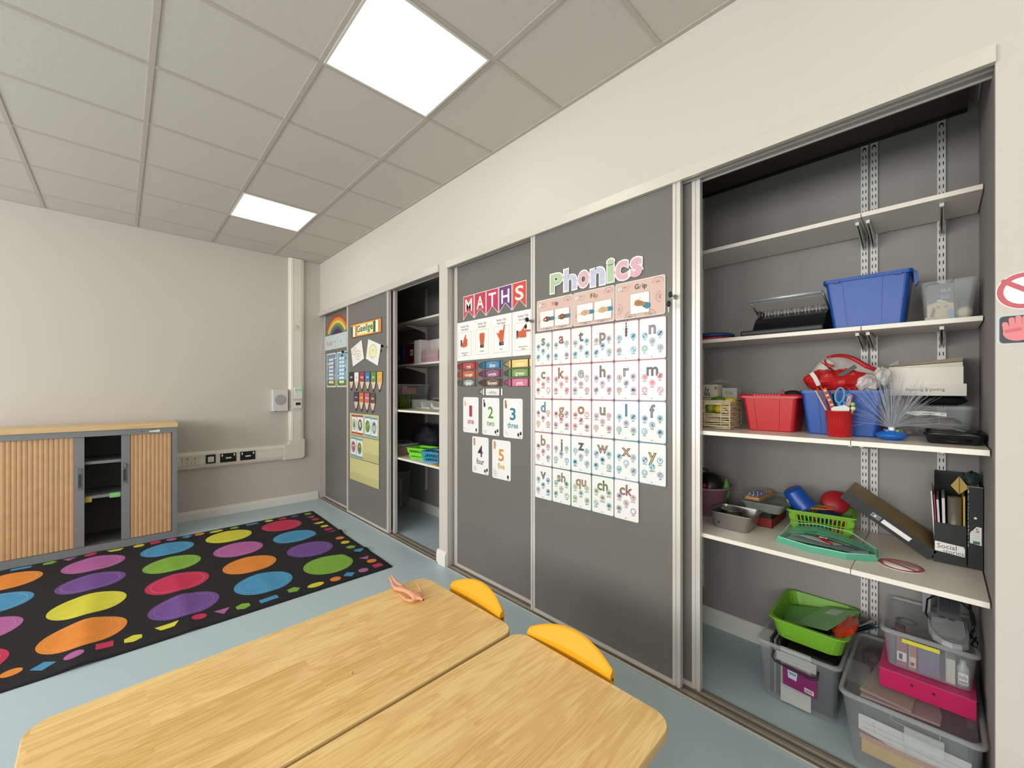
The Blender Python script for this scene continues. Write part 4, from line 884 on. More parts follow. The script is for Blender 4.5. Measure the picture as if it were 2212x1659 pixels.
for k in range(19):
    x = 4.858+.0137*k; b.tube([(x, .485, 1.728), (x, .472, 1.745), (x, .478, 1.762), (x+.002, .50, 1.768)], .0018, SILV if k % 3 else STEEL, 5)
b.build('comb_teeth', t)
b = B(); P = [(4.838, .545, 1.728), (4.818, .42, 1.812), (5.108, .42, 1.812), (5.124, .545, 1.728)]
b.tube([P[0], P[1]], .0045, STEEL, 8); b.tube([P[2], P[3]], .0045, STEEL, 8); b.tube([P[1], P[2]], .0085, SILV, 12); b.build('handle', t); settle(t)
b = B(); tub_box(b, (5.148, 5.372), (.405, .58), (5.122, 5.390), (.395, .62), 1.6375, 1.850, BLUE, .018, .008, .014)
for q in (5.15, 5.345): b.box(q, q+.022, .380, .388, 1.832, 1.842, BLUE)
b.prism([(5.398, 1.848), (5.410, 1.842), (5.412, 1.80), (5.404, 1.785), (5.400, 1.80)], .42, .46, BLUE)
solo('storage_tub', b, 'blue plastic tub on the second shelf beside the binding machine', 'storage tub', 'blue plastic tubs')
b = B(); tub_box(b, (5.428, 5.552), (.405, .58), (5.418, 5.568), (.395, .60), 1.6375, 1.785, clear((196, 198, 196), .17, .2), .014, .004, .006, False)
b.box(5.43, 5.456, .401, .404, 1.639, 1.65, CLR2)
solo('clear_box', b, 'small clear plastic box at the right end of the second shelf', 'clear box')
PU, PU2 = mat((92, 84, 108), .45), mat((40, 24, 70), .5)
b = B(); b.box(5.434, 5.508, .425, .50, 1.6405, 1.778, PU, .002); y = .4249
b.flat([(5.436, 1.643), (5.506, 1.643), (5.506, 1.70), (5.475, 1.716), (5.436, 1.70)], y-b.nxt(), pm(196, 180, 140)); b.flat([(5.44, 1.643), (5.452, 1.643), (5.462, 1.695), (5.452, 1.69)], y-b.nxt(), pm(128, 96, 84)); b.flat([(5.492, 1.643), (5.507, 1.643), (5.507, 1.682), (5.488, 1.676)], y-b.nxt(), pm(120, 160, 186))
for q in (5.466, 5.487):
    b.disc(q, 1.690, y, .0105, pm(206, 200, 176), n=16)
    for a in range(6): cap(b, q, 1.690, q+.008*math.cos(a*PI/3), 1.690+.008*math.sin(a*PI/3), .0006, .0012, y, pm(96, 88, 76), 3)
b.flat([(5.458, 1.645), (5.478, 1.645), (5.474, 1.672), (5.460, 1.670)], y-b.nxt(), pm(196, 190, 170)); b.rect(5.462, 5.474, 1.712, 1.718, y, pm(210, 208, 206)); b.rect(5.474, 5.486, 1.708, 1.712, y, pm(210, 208, 206))
tx(b, 'SILK', 5.487, 1.752, .016, y, pm(196, 190, 190), .012); tx(b, 'COLLARED', 5.480, 1.733, .008, y, pm(180, 176, 180), .006); tx(b, 'SWISS', 5.484, 1.724, .0085, y, pm(200, 196, 196), .01)
solo('printed_package', b, 'purple printed package inside the small clear box', 'package')
b = B(); b.ball((5.5345, .45, 1.664), .022, mat((206, 198, 170), .6, noise=.08, nscale=60), 20); solo('cream_ball', b, 'cream ball inside the small clear box', 'ball')
b = B(); b.tube([(5.518, .50, 1.69), (5.522, .50, 1.72), (5.532, .50, 1.728), (5.541, .50, 1.72), (5.544, .50, 1.70)], .004, mat((96, 98, 96), .5), 8); solo('grey_hook', b, 'curved grey plastic piece behind the cream ball', 'hook')
b = B(); b.loft([[(5.43+.0098*i, .44+.05*j, 1.7795+.008*math.sin(i*.8)*(j == 0)+(.0145*(i/8)**3)+(.003 if j else 0)) for j in range(3)] for i in range(9)], PU2, close=False, caps=(False, False)); 
cl = solo('purple_cloth', b, 'dark purple cloth draped over the top of the small clear box', 'cloth'); sm = cl.modifiers.new('cloth_thickness', 'SOLIDIFY'); sm.thickness = .003
# --- middle shelf (z 1.188) ---
Z3 = 1.1885
ROPE = mat((196, 180, 146), .85, name='seagrass_rope', noise=.18, nscale=60)
t = thing('wicker_basket', 'woven rope basket of plastic fruit at the left end of the middle shelf', 'basket')
b = B(); x0, x1, y0, y1 = 4.50, 4.800, .192, .35
for k in range(17):
    z = Z3+.004+.0076*k; hole = 1.268 < z < 1.303; e = .0012*math.sin(k*2.1)
    runs = [((x0, y0), (4.688, y0)), ((4.762, y0), (x1, y0)), ((x1, y0), (x1, y1)), ((x1, y1), (x0, y1))] if hole else [((x0, y0), (x1, y0)), ((x1, y0), (x1, y1)), ((x1, y1), (x0, y1))]
    for p, q in runs:
        n = 7; b.tube([(p[0]+(q[0]-p[0])*i/n, p[1]+(q[1]-p[1])*i/n+.0010*math.sin(i*1.9+k), z+e+.0016*math.sin(i*1.3+k*1.7)) for i in range(n+1)], .0030, ROPE, 6)
for x, y in ((x1, y0), (x1, y1), (4.688, y0), (4.762, y0), (4.60, y0)):
    zt = Z3+.130; b.tube([(x, y-.0015, Z3+.002), (x, y-.0015, zt)], .0034 if x > 4.79 else .0024, ROPE, 6)
b.tube([(x0, y0, Z3+.132), (x1, y0, Z3+.133), (x1, y1, Z3+.133), (x0, y1, Z3+.132)], .0042, ROPE, 6)
b.box(4.688, 4.762, y0-.003, y0+.001, 1.304, 1.316, ROPE); b.build('weave', t)
b = B(); b.box(x0, x1-.006, y0+.006, y1-.006, Z3, Z3+.004, mat((90, 76, 54), .9)); b.build('bottom', t); settle(t)
def fruit(c, r, col, sc_, nm): b = B(); b.ball(c, r, mat(col, .45, noise=.08, nscale=25), 18, sc_); solo('plastic_fruit', b, nm, 'plastic fruit', 'plastic fruit in the rope basket')
fruit((4.700, .235, 1.287), .026, (120, 142, 50), (.8, .8, 1), 'green plastic pear seen in the left of the basket handle hole')
fruit((4.742, .232, 1.283), .024, (206, 182, 40), (1.1, .8, .9), 'yellow plastic fruit seen in the right of the basket handle hole')
fruit((4.722, .28, 1.300), .014, (222, 204, 90), (1, .8, .8), 'small pale yellow plastic fruit in the basket')
fruit((4.728, .262, 1.3225), .034, (86, 116, 40), (1.1, .9, .6), 'dark green plastic leaf-like fruit heaped above the basket rim')
fruit((4.778, .262, 1.319), .024, (206, 184, 44), (1.1, .9, .8), 'yellow plastic lemon above the basket rim')
b = B(); b.box(4.560, 4.690, .352, .42, Z3, 1.402, mat((200, 196, 180), .6), .001); y = .3518
for s_, z in (('ly', 1.378), ('ks', 1.356)): tx(b, s_, 4.640, z, .034, y, pm(58, 70, 52), .014)
b.rect(4.60, 4.672, 1.333, 1.337, y, pm(110, 116, 90)); b.disc(4.682, 1.384, y, .008, pm(140, 140, 60), n=8)
solo('cardboard_box', b, 'cream printed carton standing behind the rope basket', 'box')
b = B(); b.box(4.695, 4.765, .40, .47, Z3, 1.385, mat((176, 176, 164), .6), .001); tx(b, 'City', 4.73, 1.36, .02, .3998, pm(110, 120, 124), .006); solo('cardboard_box', b, 'small grey printed carton behind the basket fruit', 'box')
b = B(); b.loft([[(4.63+.013*i, .37+.012*j, 1.4035+.024*math.sin(PI*i/10)*(1-.3*j)) for j in range(3)] for i in range(11)], CLR2, close=False, caps=(False, False)); o = solo('clear_wrapper', b, 'crumpled clear wrapper on top of the cream carton', 'wrapper'); sm = o.modifiers.new('film', 'SOLIDIFY'); sm.thickness = .0006
t = thing('lidded_tub', 'red plastic tub with ridged rim on the middle shelf', 'storage tub')
b = B(); tub_box(b, (4.852, 5.030), (.275, .45), (4.832, 5.044), (.265, .48), Z3, 1.345, RED, .016, .004, .010); b.build('body', t)
b = B(); P = [(p.x, p.y) for p in b.rr(.250, .242, .022, 0, 4, 4.938, .372)]
b.loft([[(x, y, 1.338) for x, y in P], [(x, y, 1.346) for x, y in P], [(4.938+(x-4.938)*.95, .372+(y-.372)*.95, 1.353) for x, y in P]], RED)
for k in range(9): b.cyl((4.885+.012*k, .252, 1.350), (4.885+.012*k, .285, 1.352), .005, .005, RED, 10)
b.build('lid', t, label='red clip-on lid with moulded ridges'); settle(t)
b = B(); b.ball((5.00, .405, 1.356), .030, mat((22, 18, 22), .6), 18, (1.2, .8, .55)); b.prism([(4.960, 1.352), (4.975, 1.352), (4.963, 1.377), (4.957, 1.375)], .39, .40, mat((150, 30, 40), .5)); solo('dark_hat', b, 'small black and red toy hat on the red tub lid', 'toy hat')
b = B(); tub_box(b, (5.078, 5.302), (.285, .50), (5.058, 5.322), (.275, .56), Z3, 1.372, BLUE, .016, .006, .012)
solo('storage_tub', b, 'blue plastic tub on the middle shelf behind the red pot', 'storage tub', 'blue plastic tubs')
# carrier bag bulging out of the blue tub
BR_, BW = mat((186, 34, 34), .28, name='red_carrier_film', noise=.12, nscale=14, bump=.6), mat((206, 204, 198), .3, name='white_carrier_film', noise=.08, nscale=14, bump=.6)
t = thing('carrier_bag', 'crumpled red and white carrier bag heaped in the blue tub on the middle shelf', 'carrier bag')
random.seed(11)
def blob(b, c, rx, ry, rz, m, n=26, amp=.10, seed=0, lo=-1):
    ph = [random.uniform(0, 6) for _ in range(6)]; rings = []; h = n//2
    for j in range(h+1):
        v = -PI/2+PI*j/h; ring = []
        for i in range(n):
            u = 2*PI*i/n; k = 1+amp*(math.sin(3*u+2*v+ph[0])+.7*math.sin(5*u-3*v+ph[1])+.6*math.sin(7*v+2*u+ph[2]))
            ring.append((c[0]+rx*k*math.cos(v)*math.cos(u), c[1]+ry*k*math.cos(v)*math.sin(u), max(c[2]+rz*lo, c[2]+rz*k*math.sin(v))))
        rings.append(ring)
    b.loft(rings, m, caps=(True, True), smooth=False)
b = B(); blob(b, (5.118, .40, 1.412), .070, .075, .048, BR_, amp=.07); blob(b, (5.188, .42, 1.405), .085, .085, .055, BR_, amp=.08); b.build('red_body', t)
def strip(b, pts, w_, m, th=.0012):
    pts = [Vector(p) for p in pts]; L = []
    for i, p in enumerate(pts):
        d = (pts[min(i+1, len(pts)-1)]-pts[max(i-1, 0)]).normalized(); s_ = d.cross(Vector((0, -1, 0))).normalized()*(w_[i] if isinstance(w_, list) else w_)/2
        L.append([p-s_, p+s_, p+s_+Vector((0, th, 0)), p-s_+Vector((0, th, 0))])
    b.loft(L, m)
b = B(); strip(b, [(5.085, .322, 1.448), (5.100, .315, 1.425), (5.112, .322, 1.392)], .016, BW)
b.build('white_stripe', t)
b = B()   # open mouth: white inner sheet under a red hem
n = 14
def arcp(u): return (5.118+.205*u, .47+.05*math.sin(PI*u), 1.520-.085*u**1.5+.018*math.sin(PI*min(1, u*1.6)))
L = []
for i in range(n+1):
    u = i/n; x, y, z = arcp(u); L.append([(x, y, z), (x+.004, y-.01, z-.030-.03*math.sin(PI*u)), (x+.012, y-.03, z-.060-.03*math.sin(PI*u)), (x+.006, y-.045, 1.425)])
b.loft(L, BW, close=False, caps=(False, False), smooth=True)
L = [[(5.118+.0-.055*u, .46-.02*u, 1.520-.070*u+.01*math.sin(PI*u)), (5.118+.03-.055*u, .44-.02*u, 1.490-.060*u)] for u in [i/6 for i in range(7)]]
b.loft(L, BW, close=False, caps=(False, False), smooth=True)
L = [[(5.105+.02*j+.065*i/5, .39-.004*i, 1.500-.020*j-.055*(i/5)**1.2+.004*math.sin(3*i)) for j in range(3)] for i in range(6)]
b.loft(L, BR_, close=False, caps=(False, False), smooth=True)
o = b.build('inner_film', t); sm = o.modifiers.new('film', 'SOLIDIFY'); sm.thickness = .0012
b = B(); b.tube([Vector(arcp(i/n)) for i in range(n+1)], [.006+.004*math.sin(PI*i/n) for i in range(n+1)], BR_, 6); b.tube([arcp(0), (5.112, .45, 1.505), (5.122, .43, 1.488), (5.150, .41, 1.478)], .004, BR_, 6); b.build('hem', t)
b = B(); blob(b, (5.305, .42, 1.425), .030, .04, .038, BW, 16, .12); blob(b, (5.262, .385, 1.398), .038, .045, .036, mat((206, 196, 196), .3, bump=.5), 18, .12)
b.build('white_fold', t); settle(t)
b = B(); b.box(-.05, .05, -.002, .002, -.008, .008, mat((30, 30, 34), .4), M=Matrix.Translation((5.19, .36, 1.392+.05)) @ Matrix.Rotation(-.65, 4, 'Y')); solo('black_strap', b, 'black folded strap lying against the carrier bag', 'strap')
# red pot of craft tools
t = thing('craft_pot', 'red plastic pot holding scissors and craft sticks on the middle shelf', 'pot')
cx, cy = 5.1935, .2315
b = B(); b.lathe([(0, 0), (.036, 0), (.039, .003), (.0455, .099), (.0475, .0995), (.0475, .103), (.0435, .103), (.0375, .006), (0, .006)], RED, 40, (cx, cy, Z3)); 
for k in range(5): a = -PI/2-.5+.22*k; b.tube([(cx+.0395*math.cos(a), cy+.0395*math.sin(a), Z3+.01), (cx+.0455*math.cos(a), cy+.0455*math.sin(a), Z3+.095)], .0012, RED, 5)
b.build('pot', t); settle(t)
LB = mat((78, 150, 200), .4)
t = thing('scissors', 'pair of scissors with light blue handles standing in the red pot', 'scissors')
def loop(b, c, rx, rz, m, rot=0, r=.0038):
    b.tube([(c[0]+rx*math.cos(a)*math.cos(rot)-rz*math.sin(a)*math.sin(rot), c[1], c[2]+rx*math.cos(a)*math.sin(rot)+rz*math.sin(a)*math.cos(rot)) for a in [i*PI/10 for i in range(20)]], r, m, 7, True)
b = B(); loop(b, (5.195, .228, 1.352), .014, .030, LB, -.12); loop(b, (5.217, .232, 1.340), .009, .018, LB, -.5, .003); b.tube([(5.192, .228, 1.322), (5.198, .228, 1.295)], .006, LB, 8); b.tube([(5.210, .232, 1.322), (5.200, .23, 1.295)], .005, LB, 8); b.build('handles', t)
b = B(); b.box(5.196, 5.202, .227, .229, 1.20, 1.300, STEEL); b.build('blades', t); settle(t)
def stick(p, q, r, m, name, label, cat, group=None): b = B(); b.cyl(p, q, r, r, m, 8); solo(name, b, label, cat, group)
for k, (p, q, c, nm) in enumerate((((5.190, .23, 1.20), (5.122, .225, 1.382), (176, 90, 40), 'brown'), ((5.193, .22, 1.20), (5.118, .215, 1.372), (224, 190, 160), 'pale wooden'), ((5.195, .24, 1.21), (5.130, .24, 1.395), (200, 70, 50), 'red'), ((5.180, .235, 1.21), (5.150, .235, 1.335), (80, 50, 130), 'purple'))):
    stick(p, q, .0024, mat(c, .5), 'craft_stick', 'long %s craft stick leaning left out of the red pot' % nm, 'stick', 'craft sticks in the red pot')
b = B(); M_ = Matrix.Translation((5.160, .23, 1.338)) @ Matrix.Rotation(-.36, 4, 'Y'); b.box(-.007, .007, -.002, .002, -.045, .045, mat((160, 84, 36), .45), .001, M_); 
for k in range(8): b.box(-.005, .005, -.0025, -.002, -.038+.010*k, -.033+.010*k, mat((226, 190, 150) if k % 2 else (130, 40, 40), .5), M=M_)
solo('sweet_tube', b, 'orange patterned packet leaning in the red pot', 'packet')
b = B(); M_ = Matrix.Translation((5.2215, .235, 1.325)) @ Matrix.Rotation(.22, 4, 'Y'); b.box(-.0085, .0085, -.004, .004, -.030, .032, mat((176, 44, 50), .4), .002, M_)
for k in range(3): b.box(-.0065+.0045*k, -.0045+.0045*k, -.0045, -.004, -.022, .024, mat((226, 190, 186), .5), M=M_)
solo('red_packet', b, 'red packet with white lettering in the pot', 'packet')
PRT = mat((212, 212, 212), .5, noise=.10, nscale=90)
b = B(); b.prism([(5.175, 1.262), (5.222, 1.258), (5.228, 1.304), (5.212, 1.314), (5.178, 1.306), (5.170, 1.300)], .1990, .1998, PRT, 'y')
for k in range(5): b.rect(5.180+.008*k, 5.185+.008*k, 1.272+.006*(k % 3), 1.277+.006*(k % 3), .199, pm(150, 150, 152))
b.bm.verts.ensure_lookup_table(); 
for v in b.bm.verts: v.co.y += (v.co.z-1.258)*.15-.012*0; v.co.y += .002
solo('patterned_paper', b, 'white patterned paper sticking out of the red pot', 'paper')
b = B(); b.ball((5.238, .21, 1.302), .0085, mat((206, 214, 170), .5), 12); b.cyl((5.238, .21, 1.302), (5.225, .22, 1.26), .004, .004, mat((150, 190, 90), .5)); b.ball((5.236, .215, 1.318), .008, mat((150, 196, 90), .5), 12); solo('glitter_glue', b, 'pale green and white capped tube at the right of the pot', 'glue')
b = B(); b.ball((5.166, .27, 1.362), .006, mat((222, 96, 40), .4), 10); b.cyl((5.166, .27, 1.36), (5.190, .25, 1.22), .002, .002, BLK); solo('orange_pen', b, 'black stick with an orange bead behind the scissors', 'pen')
# fibre optic lamp
t = thing('fibre_optic_lamp', 'blue fibre optic lamp with a spray of clear fibres on the middle shelf', 'lamp')
fx, fy = 5.3455, .235
b = B(); b.lathe([(0, 0), (.028, 0), (.043, .012), (.0475, .017), (.043, .022), (.026, .032), (.012, .0345), (0, .035)], mat((24, 104, 196), .25, name='blue_lamp_plastic'), 40, (fx, fy, Z3)); 
for a, c in ((2.6, (196, 60, 60)), (5.6, (120, 190, 80)), (4.2, (60, 160, 220))): b.ball((fx+.022*math.cos(a), fy+.022*math.sin(a), Z3+.033), .006, mat(c, .3), 10)
b.build('base', t)
b = B(); b.lathe([(.010, .033), (.0095, .044), (.0085, .046), (0, .046)], mat((236, 236, 234), .3), 20, (fx, fy, Z3)); b.build('collar', t)
FIB = mat((214, 220, 226), .2, name='clear_fibre', alpha=.55, spec=.8); random.seed(4)
b = B(); b.recalc = False
for k in range(230):
    az = random.uniform(0, 2*PI); el = PI/2-abs(random.gauss(0, .62)); el = max(.12, el); L = random.uniform(.105, .185)
    dx, dy, dz = math.cos(az)*math.cos(el), .62*math.sin(az)*math.cos(el)-.12, math.sin(el)
    o_ = Vector((fx+.006*math.cos(az), fy+.006*math.sin(az), Z3+.045)); d = Vector((dx, dy, dz)); dr = random.uniform(.0, .035)*math.cos(el)
    pts = [o_]+[o_+d*L*u+Vector((0, 0, .02*math.sin(PI*u*.5)-dr*u*u)) for u in (.3, .65, 1)]
    pts = [Vector((p.x, max(.075, min(.44, p.y)), p.z)) for p in pts]
    b.tube(pts, .00042, FIB, 3, caps=False)
fo = b.build('fibres', t); fo['kind'] = 'stuff'; settle(t)
# clear box with fabric, clothes, shoe box, folders
b = B(); tub_box(b, (5.318, 5.548), (.475, .645), (5.306, 5.560), (.465, .652), Z3, 1.310, CLR, .014, .006, .012, False); b.box(5.405, 5.4062, .472, .474, Z3+.01, 1.285, CLR2); b.box(5.468, 5.4692, .472, .474, Z3+.01, 1.285, CLR2)
solo('clear_box', b, 'wide clear plastic box of fabric on the middle shelf, right', 'clear box')
b = B(); random.seed(2); blob(b, (5.40, .565, 1.232), .068, .07, .034, mat((140, 124, 118), .85, noise=.2, nscale=18), 24, .10); blob(b, (5.485, .565, 1.228), .052, .07, .032, mat((128, 116, 108), .85, noise=.2, nscale=20), 24, .10); solo('folded_fabric', b, 'brown grey fabric bundled inside the wide clear box', 'fabric')
b = B(); b.box(5.335, 5.365, .495, .53, Z3+.004, Z3+.020, mat((196, 170, 170), .6), .003); b.box(5.375, 5.392, .495, .53, Z3+.004, Z3+.018, mat((176, 80, 84), .6), .003); solo('small_toy', b, 'small pink and red pieces in the bottom of the wide clear box', 'toy pieces')
b = B(); yy = .4638; b.prism([(5.372, 1.286), (5.415, 1.290), (5.488, 1.284), (5.488, 1.270), (5.44, 1.276), (5.405, 1.270), (5.372, 1.278)], yy-.0006, yy, PAPER); b.ly = .0006
tx(b, 'KRELLA', 5.381, 1.289, .007, yy, INK, .01); tx(b, 'STREAMERS', 5.440, 1.281, .007, yy, INK, .01); tx(b, 'TU', 5.477, 1.280, .008, yy, INK, .01); solo('paper_label', b, 'torn white printed label on the front of the wide clear box', 'label')
b = B(); random.seed(6); blob(b, (5.475, .56, 1.332), .076, .07, .020, mat((20, 20, 26), .8), 24, .07); solo('dark_cloth', b, 'folded black cloth squeezed under the white shoe box', 'cloth')
b = B(); blob(b, (5.350, .56, 1.330), .042, .065, .018, mat((128, 72, 74), .8, noise=.1, nscale=12), 22, .07); solo('pink_cloth', b, 'dull pink cloth under the left end of the white shoe box', 'cloth')
SB = mat((226, 221, 210), .6, name='white_card_box')
t = thing('shoe_box', 'white shoe box standing upside down on the cloths', 'shoe box')
b = B(); b.box(5.322, 5.532, .465, .64, 1.394, 1.464, SB, .001); b.build('box_body', t)
b = B(); b.box(5.318, 5.540, .458, .647, 1.3505, 1.397, SB, .001); b.text('Russell & Bromley', (5.428, .4578, 1.372), .0155, INK, .0, ux=(-1, 0, 0), uz=(0, 0, -1), sx=.95); b.text('LONDON', (5.428, .4577, 1.382), .005, INK, 0, ux=(-1, 0, 0), uz=(0, 0, -1)); b.build('lid', t); settle(t)
KR = mat((150, 132, 108), .75, noise=.05, nscale=8)
b = B(); b.loft([[(5.322, .47, 1.4705), (5.530, .47, 1.482), (5.530, .64, 1.482), (5.322, .64, 1.4705)], [(5.320, .468, 1.474), (5.531, .468, 1.498), (5.528, .645, 1.506), (5.320, .645, 1.476)]], KR); solo('brown_folder', b, 'bent brown card folder on top of the pad over the shoe box', 'folder')
b = B(); b.loft([[(5.325, .468, 1.4645), (5.530, .468, 1.4645), (5.530, .642, 1.4645), (5.325, .642, 1.4645)], [(5.325, .468, 1.468), (5.530, .468, 1.480), (5.530, .642, 1.480), (5.325, .642, 1.468)]], mat((206, 205, 192), .6)); solo('paper_pad', b, 'thin cream pad lying on the white shoe box', 'paper')
b = B(); b.prism([(5.312, 1.405), (5.345, 1.47), (5.345, 1.505), (5.312, 1.485)], .65, .651, clear((200, 204, 204), .25, .1)); solo('clear_sleeve', b, 'clear plastic sleeve standing behind the white shoe box', 'plastic sleeve')
# black tray with straps
t = thing('black_tray', 'flat black plastic tray with straps at the right end of the middle shelf', 'tray')
b = B(); tub_box(b, (5.440, 5.565), (.20, .40), (5.432, 5.572), (.19, .41), Z3, 1.226, BLK, .012, .003, .006, False); b.build('tray_body', t)
b = B(); b.tube([(5.432, .19, 1.222), (5.46, .17, 1.232), (5.50, .175, 1.226), (5.535, .18, 1.232), (5.572, .19, 1.222)], .004, BLK, 8); b.tube([(5.455, .30, 1.226), (5.50, .22, 1.240), (5.568, .215, 1.222)], .0022, mat((120, 118, 114), .4), 6); b.tube([(5.44, .22, 1.21), (5.50, .165, 1.20), (5.56, .21, 1.205)], .003, BLK, 6); b.build('strap', t); settle(t)
# --- lowest shelf (z .721) ---
Z4 = .7215
t = thing('washing_up_bowl', 'dusky pink round bowl at the left end of the lowest shelf', 'bowl')
PNK = mat((150, 108, 120), .45)
b = B(); b.lathe([(0, 0), (.095, 0), (.10, .003), (.128, .138), (.138, .140), (.138, .148), (.130, .150), (.124, .146), (.096, .006), (0, .006)], PNK, 48, (4.590, .44, Z4)); b.build('bowl', t); settle(t)
b = B(); random.seed(3); b.lathe([(0, .0), (.07, .0), (.076, .03), (.072, .08), (.05, .115), (.02, .128), (0, .13)], mat((16, 15, 17), .3), 36, (4.62, .44, Z4+.085)); b.tube([(4.57, .42, Z4+.20), (4.59, .41, Z4+.235), (4.62, .42, Z4+.225)], .005, BLK, 8); solo('black_helmet', b, 'glossy black rounded helmet-like toy in the pink bowl', 'toy')
b = B(); b.lathe([(0, 0), (.018, 0), (.020, .05), (.008, .085), (.005, .10), (0, .10)], mat((84, 150, 44), .4), 18, (4.702, .44, Z4+.092)); solo('green_bottle', b, 'small green pointed bottle in the pink bowl', 'bottle')
b = B(); b.box(4.56, 4.60, .335, .36, Z4+.13, Z4+.205, mat((90, 84, 74), .7, noise=.2, nscale=40), .006); solo('toy_packet', b, 'crinkled dark packet at the left of the pink bowl', 'packet'); b = B(); b.ball((4.625, .345, Z4+.155), .014, mat((150, 26, 30), .5), 12); solo('red_bead', b, 'small red ball in the pink bowl', 'ball')
TIN = mat((150, 148, 142), .32, .75, name='dull_tin')
b = B(); b.tub(.150, .150, .178, .172, .078, TIN, .022, .0015, .008, .003, Z4, (4.795, .285))
b.prism([(4.742, .752), (4.750, .756), (4.754, .750), (4.748, .744)], .2035, .2045, INK); tin = solo('baking_tin', b, 'dull metal tin holding a steel cup at the front of the lowest shelf', 'tin')
b = B(); b.lathe([(0, .0), (.036, .0), (.040, .004), (.044, .045), (.046, .046), (.043, .046), (.038, .006), (0, .006)], mat((200, 198, 192), .12, 1.0, name='polished_steel'), 40, (4.772, .30, Z4+.03)); solo('steel_cup', b, 'shiny steel cup lying in the metal tin', 'cup')
for k in range(2): b = B(); b.tube([(4.825+.004*k, .235+.006*k, Z4+.050), (4.868, .262+.012*k, Z4+.064)], .0022, mat((220, 220, 218), .15, 1.0), 6); solo('metal_stick', b, ['front', 'rear'][k]+' thin steel rod lying in the right of the metal tin', 'rod', 'thin rods in the metal tin')
t = thing('red_carton', 'small red carton under the clear tub on the lowest shelf', 'carton')
b = B(); x0, x1, y0, y1 = 4.835, 4.925, .378, .63
for q in ((x0, x0+.002, y0, y1), (x1-.002, x1, y0, y1), (x0, x1, y0, y0+.002), (x0, x1, y1-.002, y1)): b.box(*q, Z4, Z4+.042, mat((134, 26, 22), .5))
b.box(x0, x1, y0, y1, Z4, Z4+.002, mat((134, 26, 22), .5)); b.build('carton', t); b = B(); b.box(x0+.006, x1-.006, y0+.006, y1-.006, Z4+.003, Z4+.066, mat((34, 36, 34), .7)); b.build('contents', t); settle(t)
b = B(); tub_box(b, (4.812, 4.955), (.375, .60), (4.795, 4.972), (.36, .63), Z4+.0675, Z4+.115, clear((150, 152, 146), .42, .2), .02, .004, .006, False)
P = [tuple(p) for p in b.rr(.165, .255, .02, Z4+.104, 4, 4.884, .495)]; b.f(P, clear((160, 162, 154), .4, .3))
solo('clear_tub', b, 'cloudy clear tub stacked over the red carton', 'clear tub')
t = thing('bead_box', 'colourful alphabet bead box resting on the cloudy clear tub', 'toy box', (4.845, .49, Z4+.1165), -.10)
b = B(); b.box(-.031, .031, -.10, .10, 0, .014, mat((196, 132, 70), .5, noise=.25, nscale=60), .004); b.box(-.036, .036, -.104, .104, -.001, .002, CLR2); b.build('case', t)
b = B(); 
for i in range(8):
    for j in range(3): b.box(-.026+.018*j, -.012+.018*j, -.088+.022*i, -.070+.022*i, .0142, .022, mat([(120, 132, 170), (128, 142, 180), (108, 120, 158), (190, 160, 100)][(i > 5)*3+(i+j) % 3 if i < 6 else 3], .4), .003); 
for i in range(6): b.ball((-.019+.018*(i % 3), -.075+.022*(i//3*2), .024), .003, Wt, 6)
b.build('beads', t)
# green basket with toys
MB_ = Matrix.Translation((5.085, .545, Z4)) @ Matrix.Rotation(.30, 4, 'Z')
t = thing('plastic_basket', 'lime green slotted basket of toys on the lowest shelf', 'basket', (5.085, .525, Z4), .16)
def slotted(b, w0, d0, w1, d1, h, m, nx=14, zz=((.22, .50), (.56, .84)), side=6):
    R = lambda w_, d_, z_: b.rr(w_, d_, .016, z_)
    wf = lambda z: w0+(w1-w0)*z/h; df = lambda z: d0+(d1-d0)*z/h
    b.loft([R(w0-.004, d0-.004, 0), R(w0, d0, .003)], m, caps=(True, False))
    levels = [0.003]+[q*h for a in zz for q in a]+[h]
    for li, (a, c) in enumerate(zip(levels, levels[1:])):
        if li % 2 == 0: b.loft([R(wf(a), df(a), a), R(wf(c), df(c), c)], m, caps=(False, False)); 
        else:
            for s_, n_, ax in ((-1, nx, 0), (1, nx, 0), (-1, side, 1), (1, side, 1)):
                for k in range(n_+1):
                    hw = .005 if 0 < k < n_ else .022; wa, wc = (wf(a), wf(c)) if ax == 0 else (df(a), df(c)); da, dc = (df(a), df(c)) if ax == 0 else (wf(a), wf(c))
                    ua = -wa/2+.016+(wa-.032)*k/n_; uc = -wc/2+.016+(wc-.032)*k/n_; hl = hw/2
                    if k == 0: sa = (ua-.016, ua+hl)
                    elif k == n_: sa = (ua-hl, ua+.016)
                    else: sa = (ua-hl, ua+hl)
                    sc2 = (sa[0]-ua+uc, sa[1]-ua+uc)
                    def P_(u, dd, z): return (u, s_*dd/2, z) if ax == 0 else (s_*dd/2, u, z)
                    b.loft([[P_(sa[0], da, a), P_(sa[1], da, a), P_(sa[1], da-.004, a), P_(sa[0], da-.004, a)], [P_(sc2[0], dc, c), P_(sc2[1], dc, c), P_(sc2[1], dc-.004, c), P_(sc2[0], dc-.004, c)]], m)
    b.loft([R(w1, d1, h), R(w1+.014, d1+.014, h-.001), R(w1+.014, d1+.014, h+.005), R(w1-.004, d1-.004, h+.005), R(w1-.004, d1-.004, h-.01)], m, caps=(False, False))
b = B(); slotted(b, .215, .16, .245, .185, .092, GRN); b.build('basket', t)
bc = lambda u, v, z: tuple(Matrix.Translation((5.085, .525, Z4)) @ Matrix.Rotation(.16, 4, 'Z') @ Vector((u, v, z)))
random.seed(9)
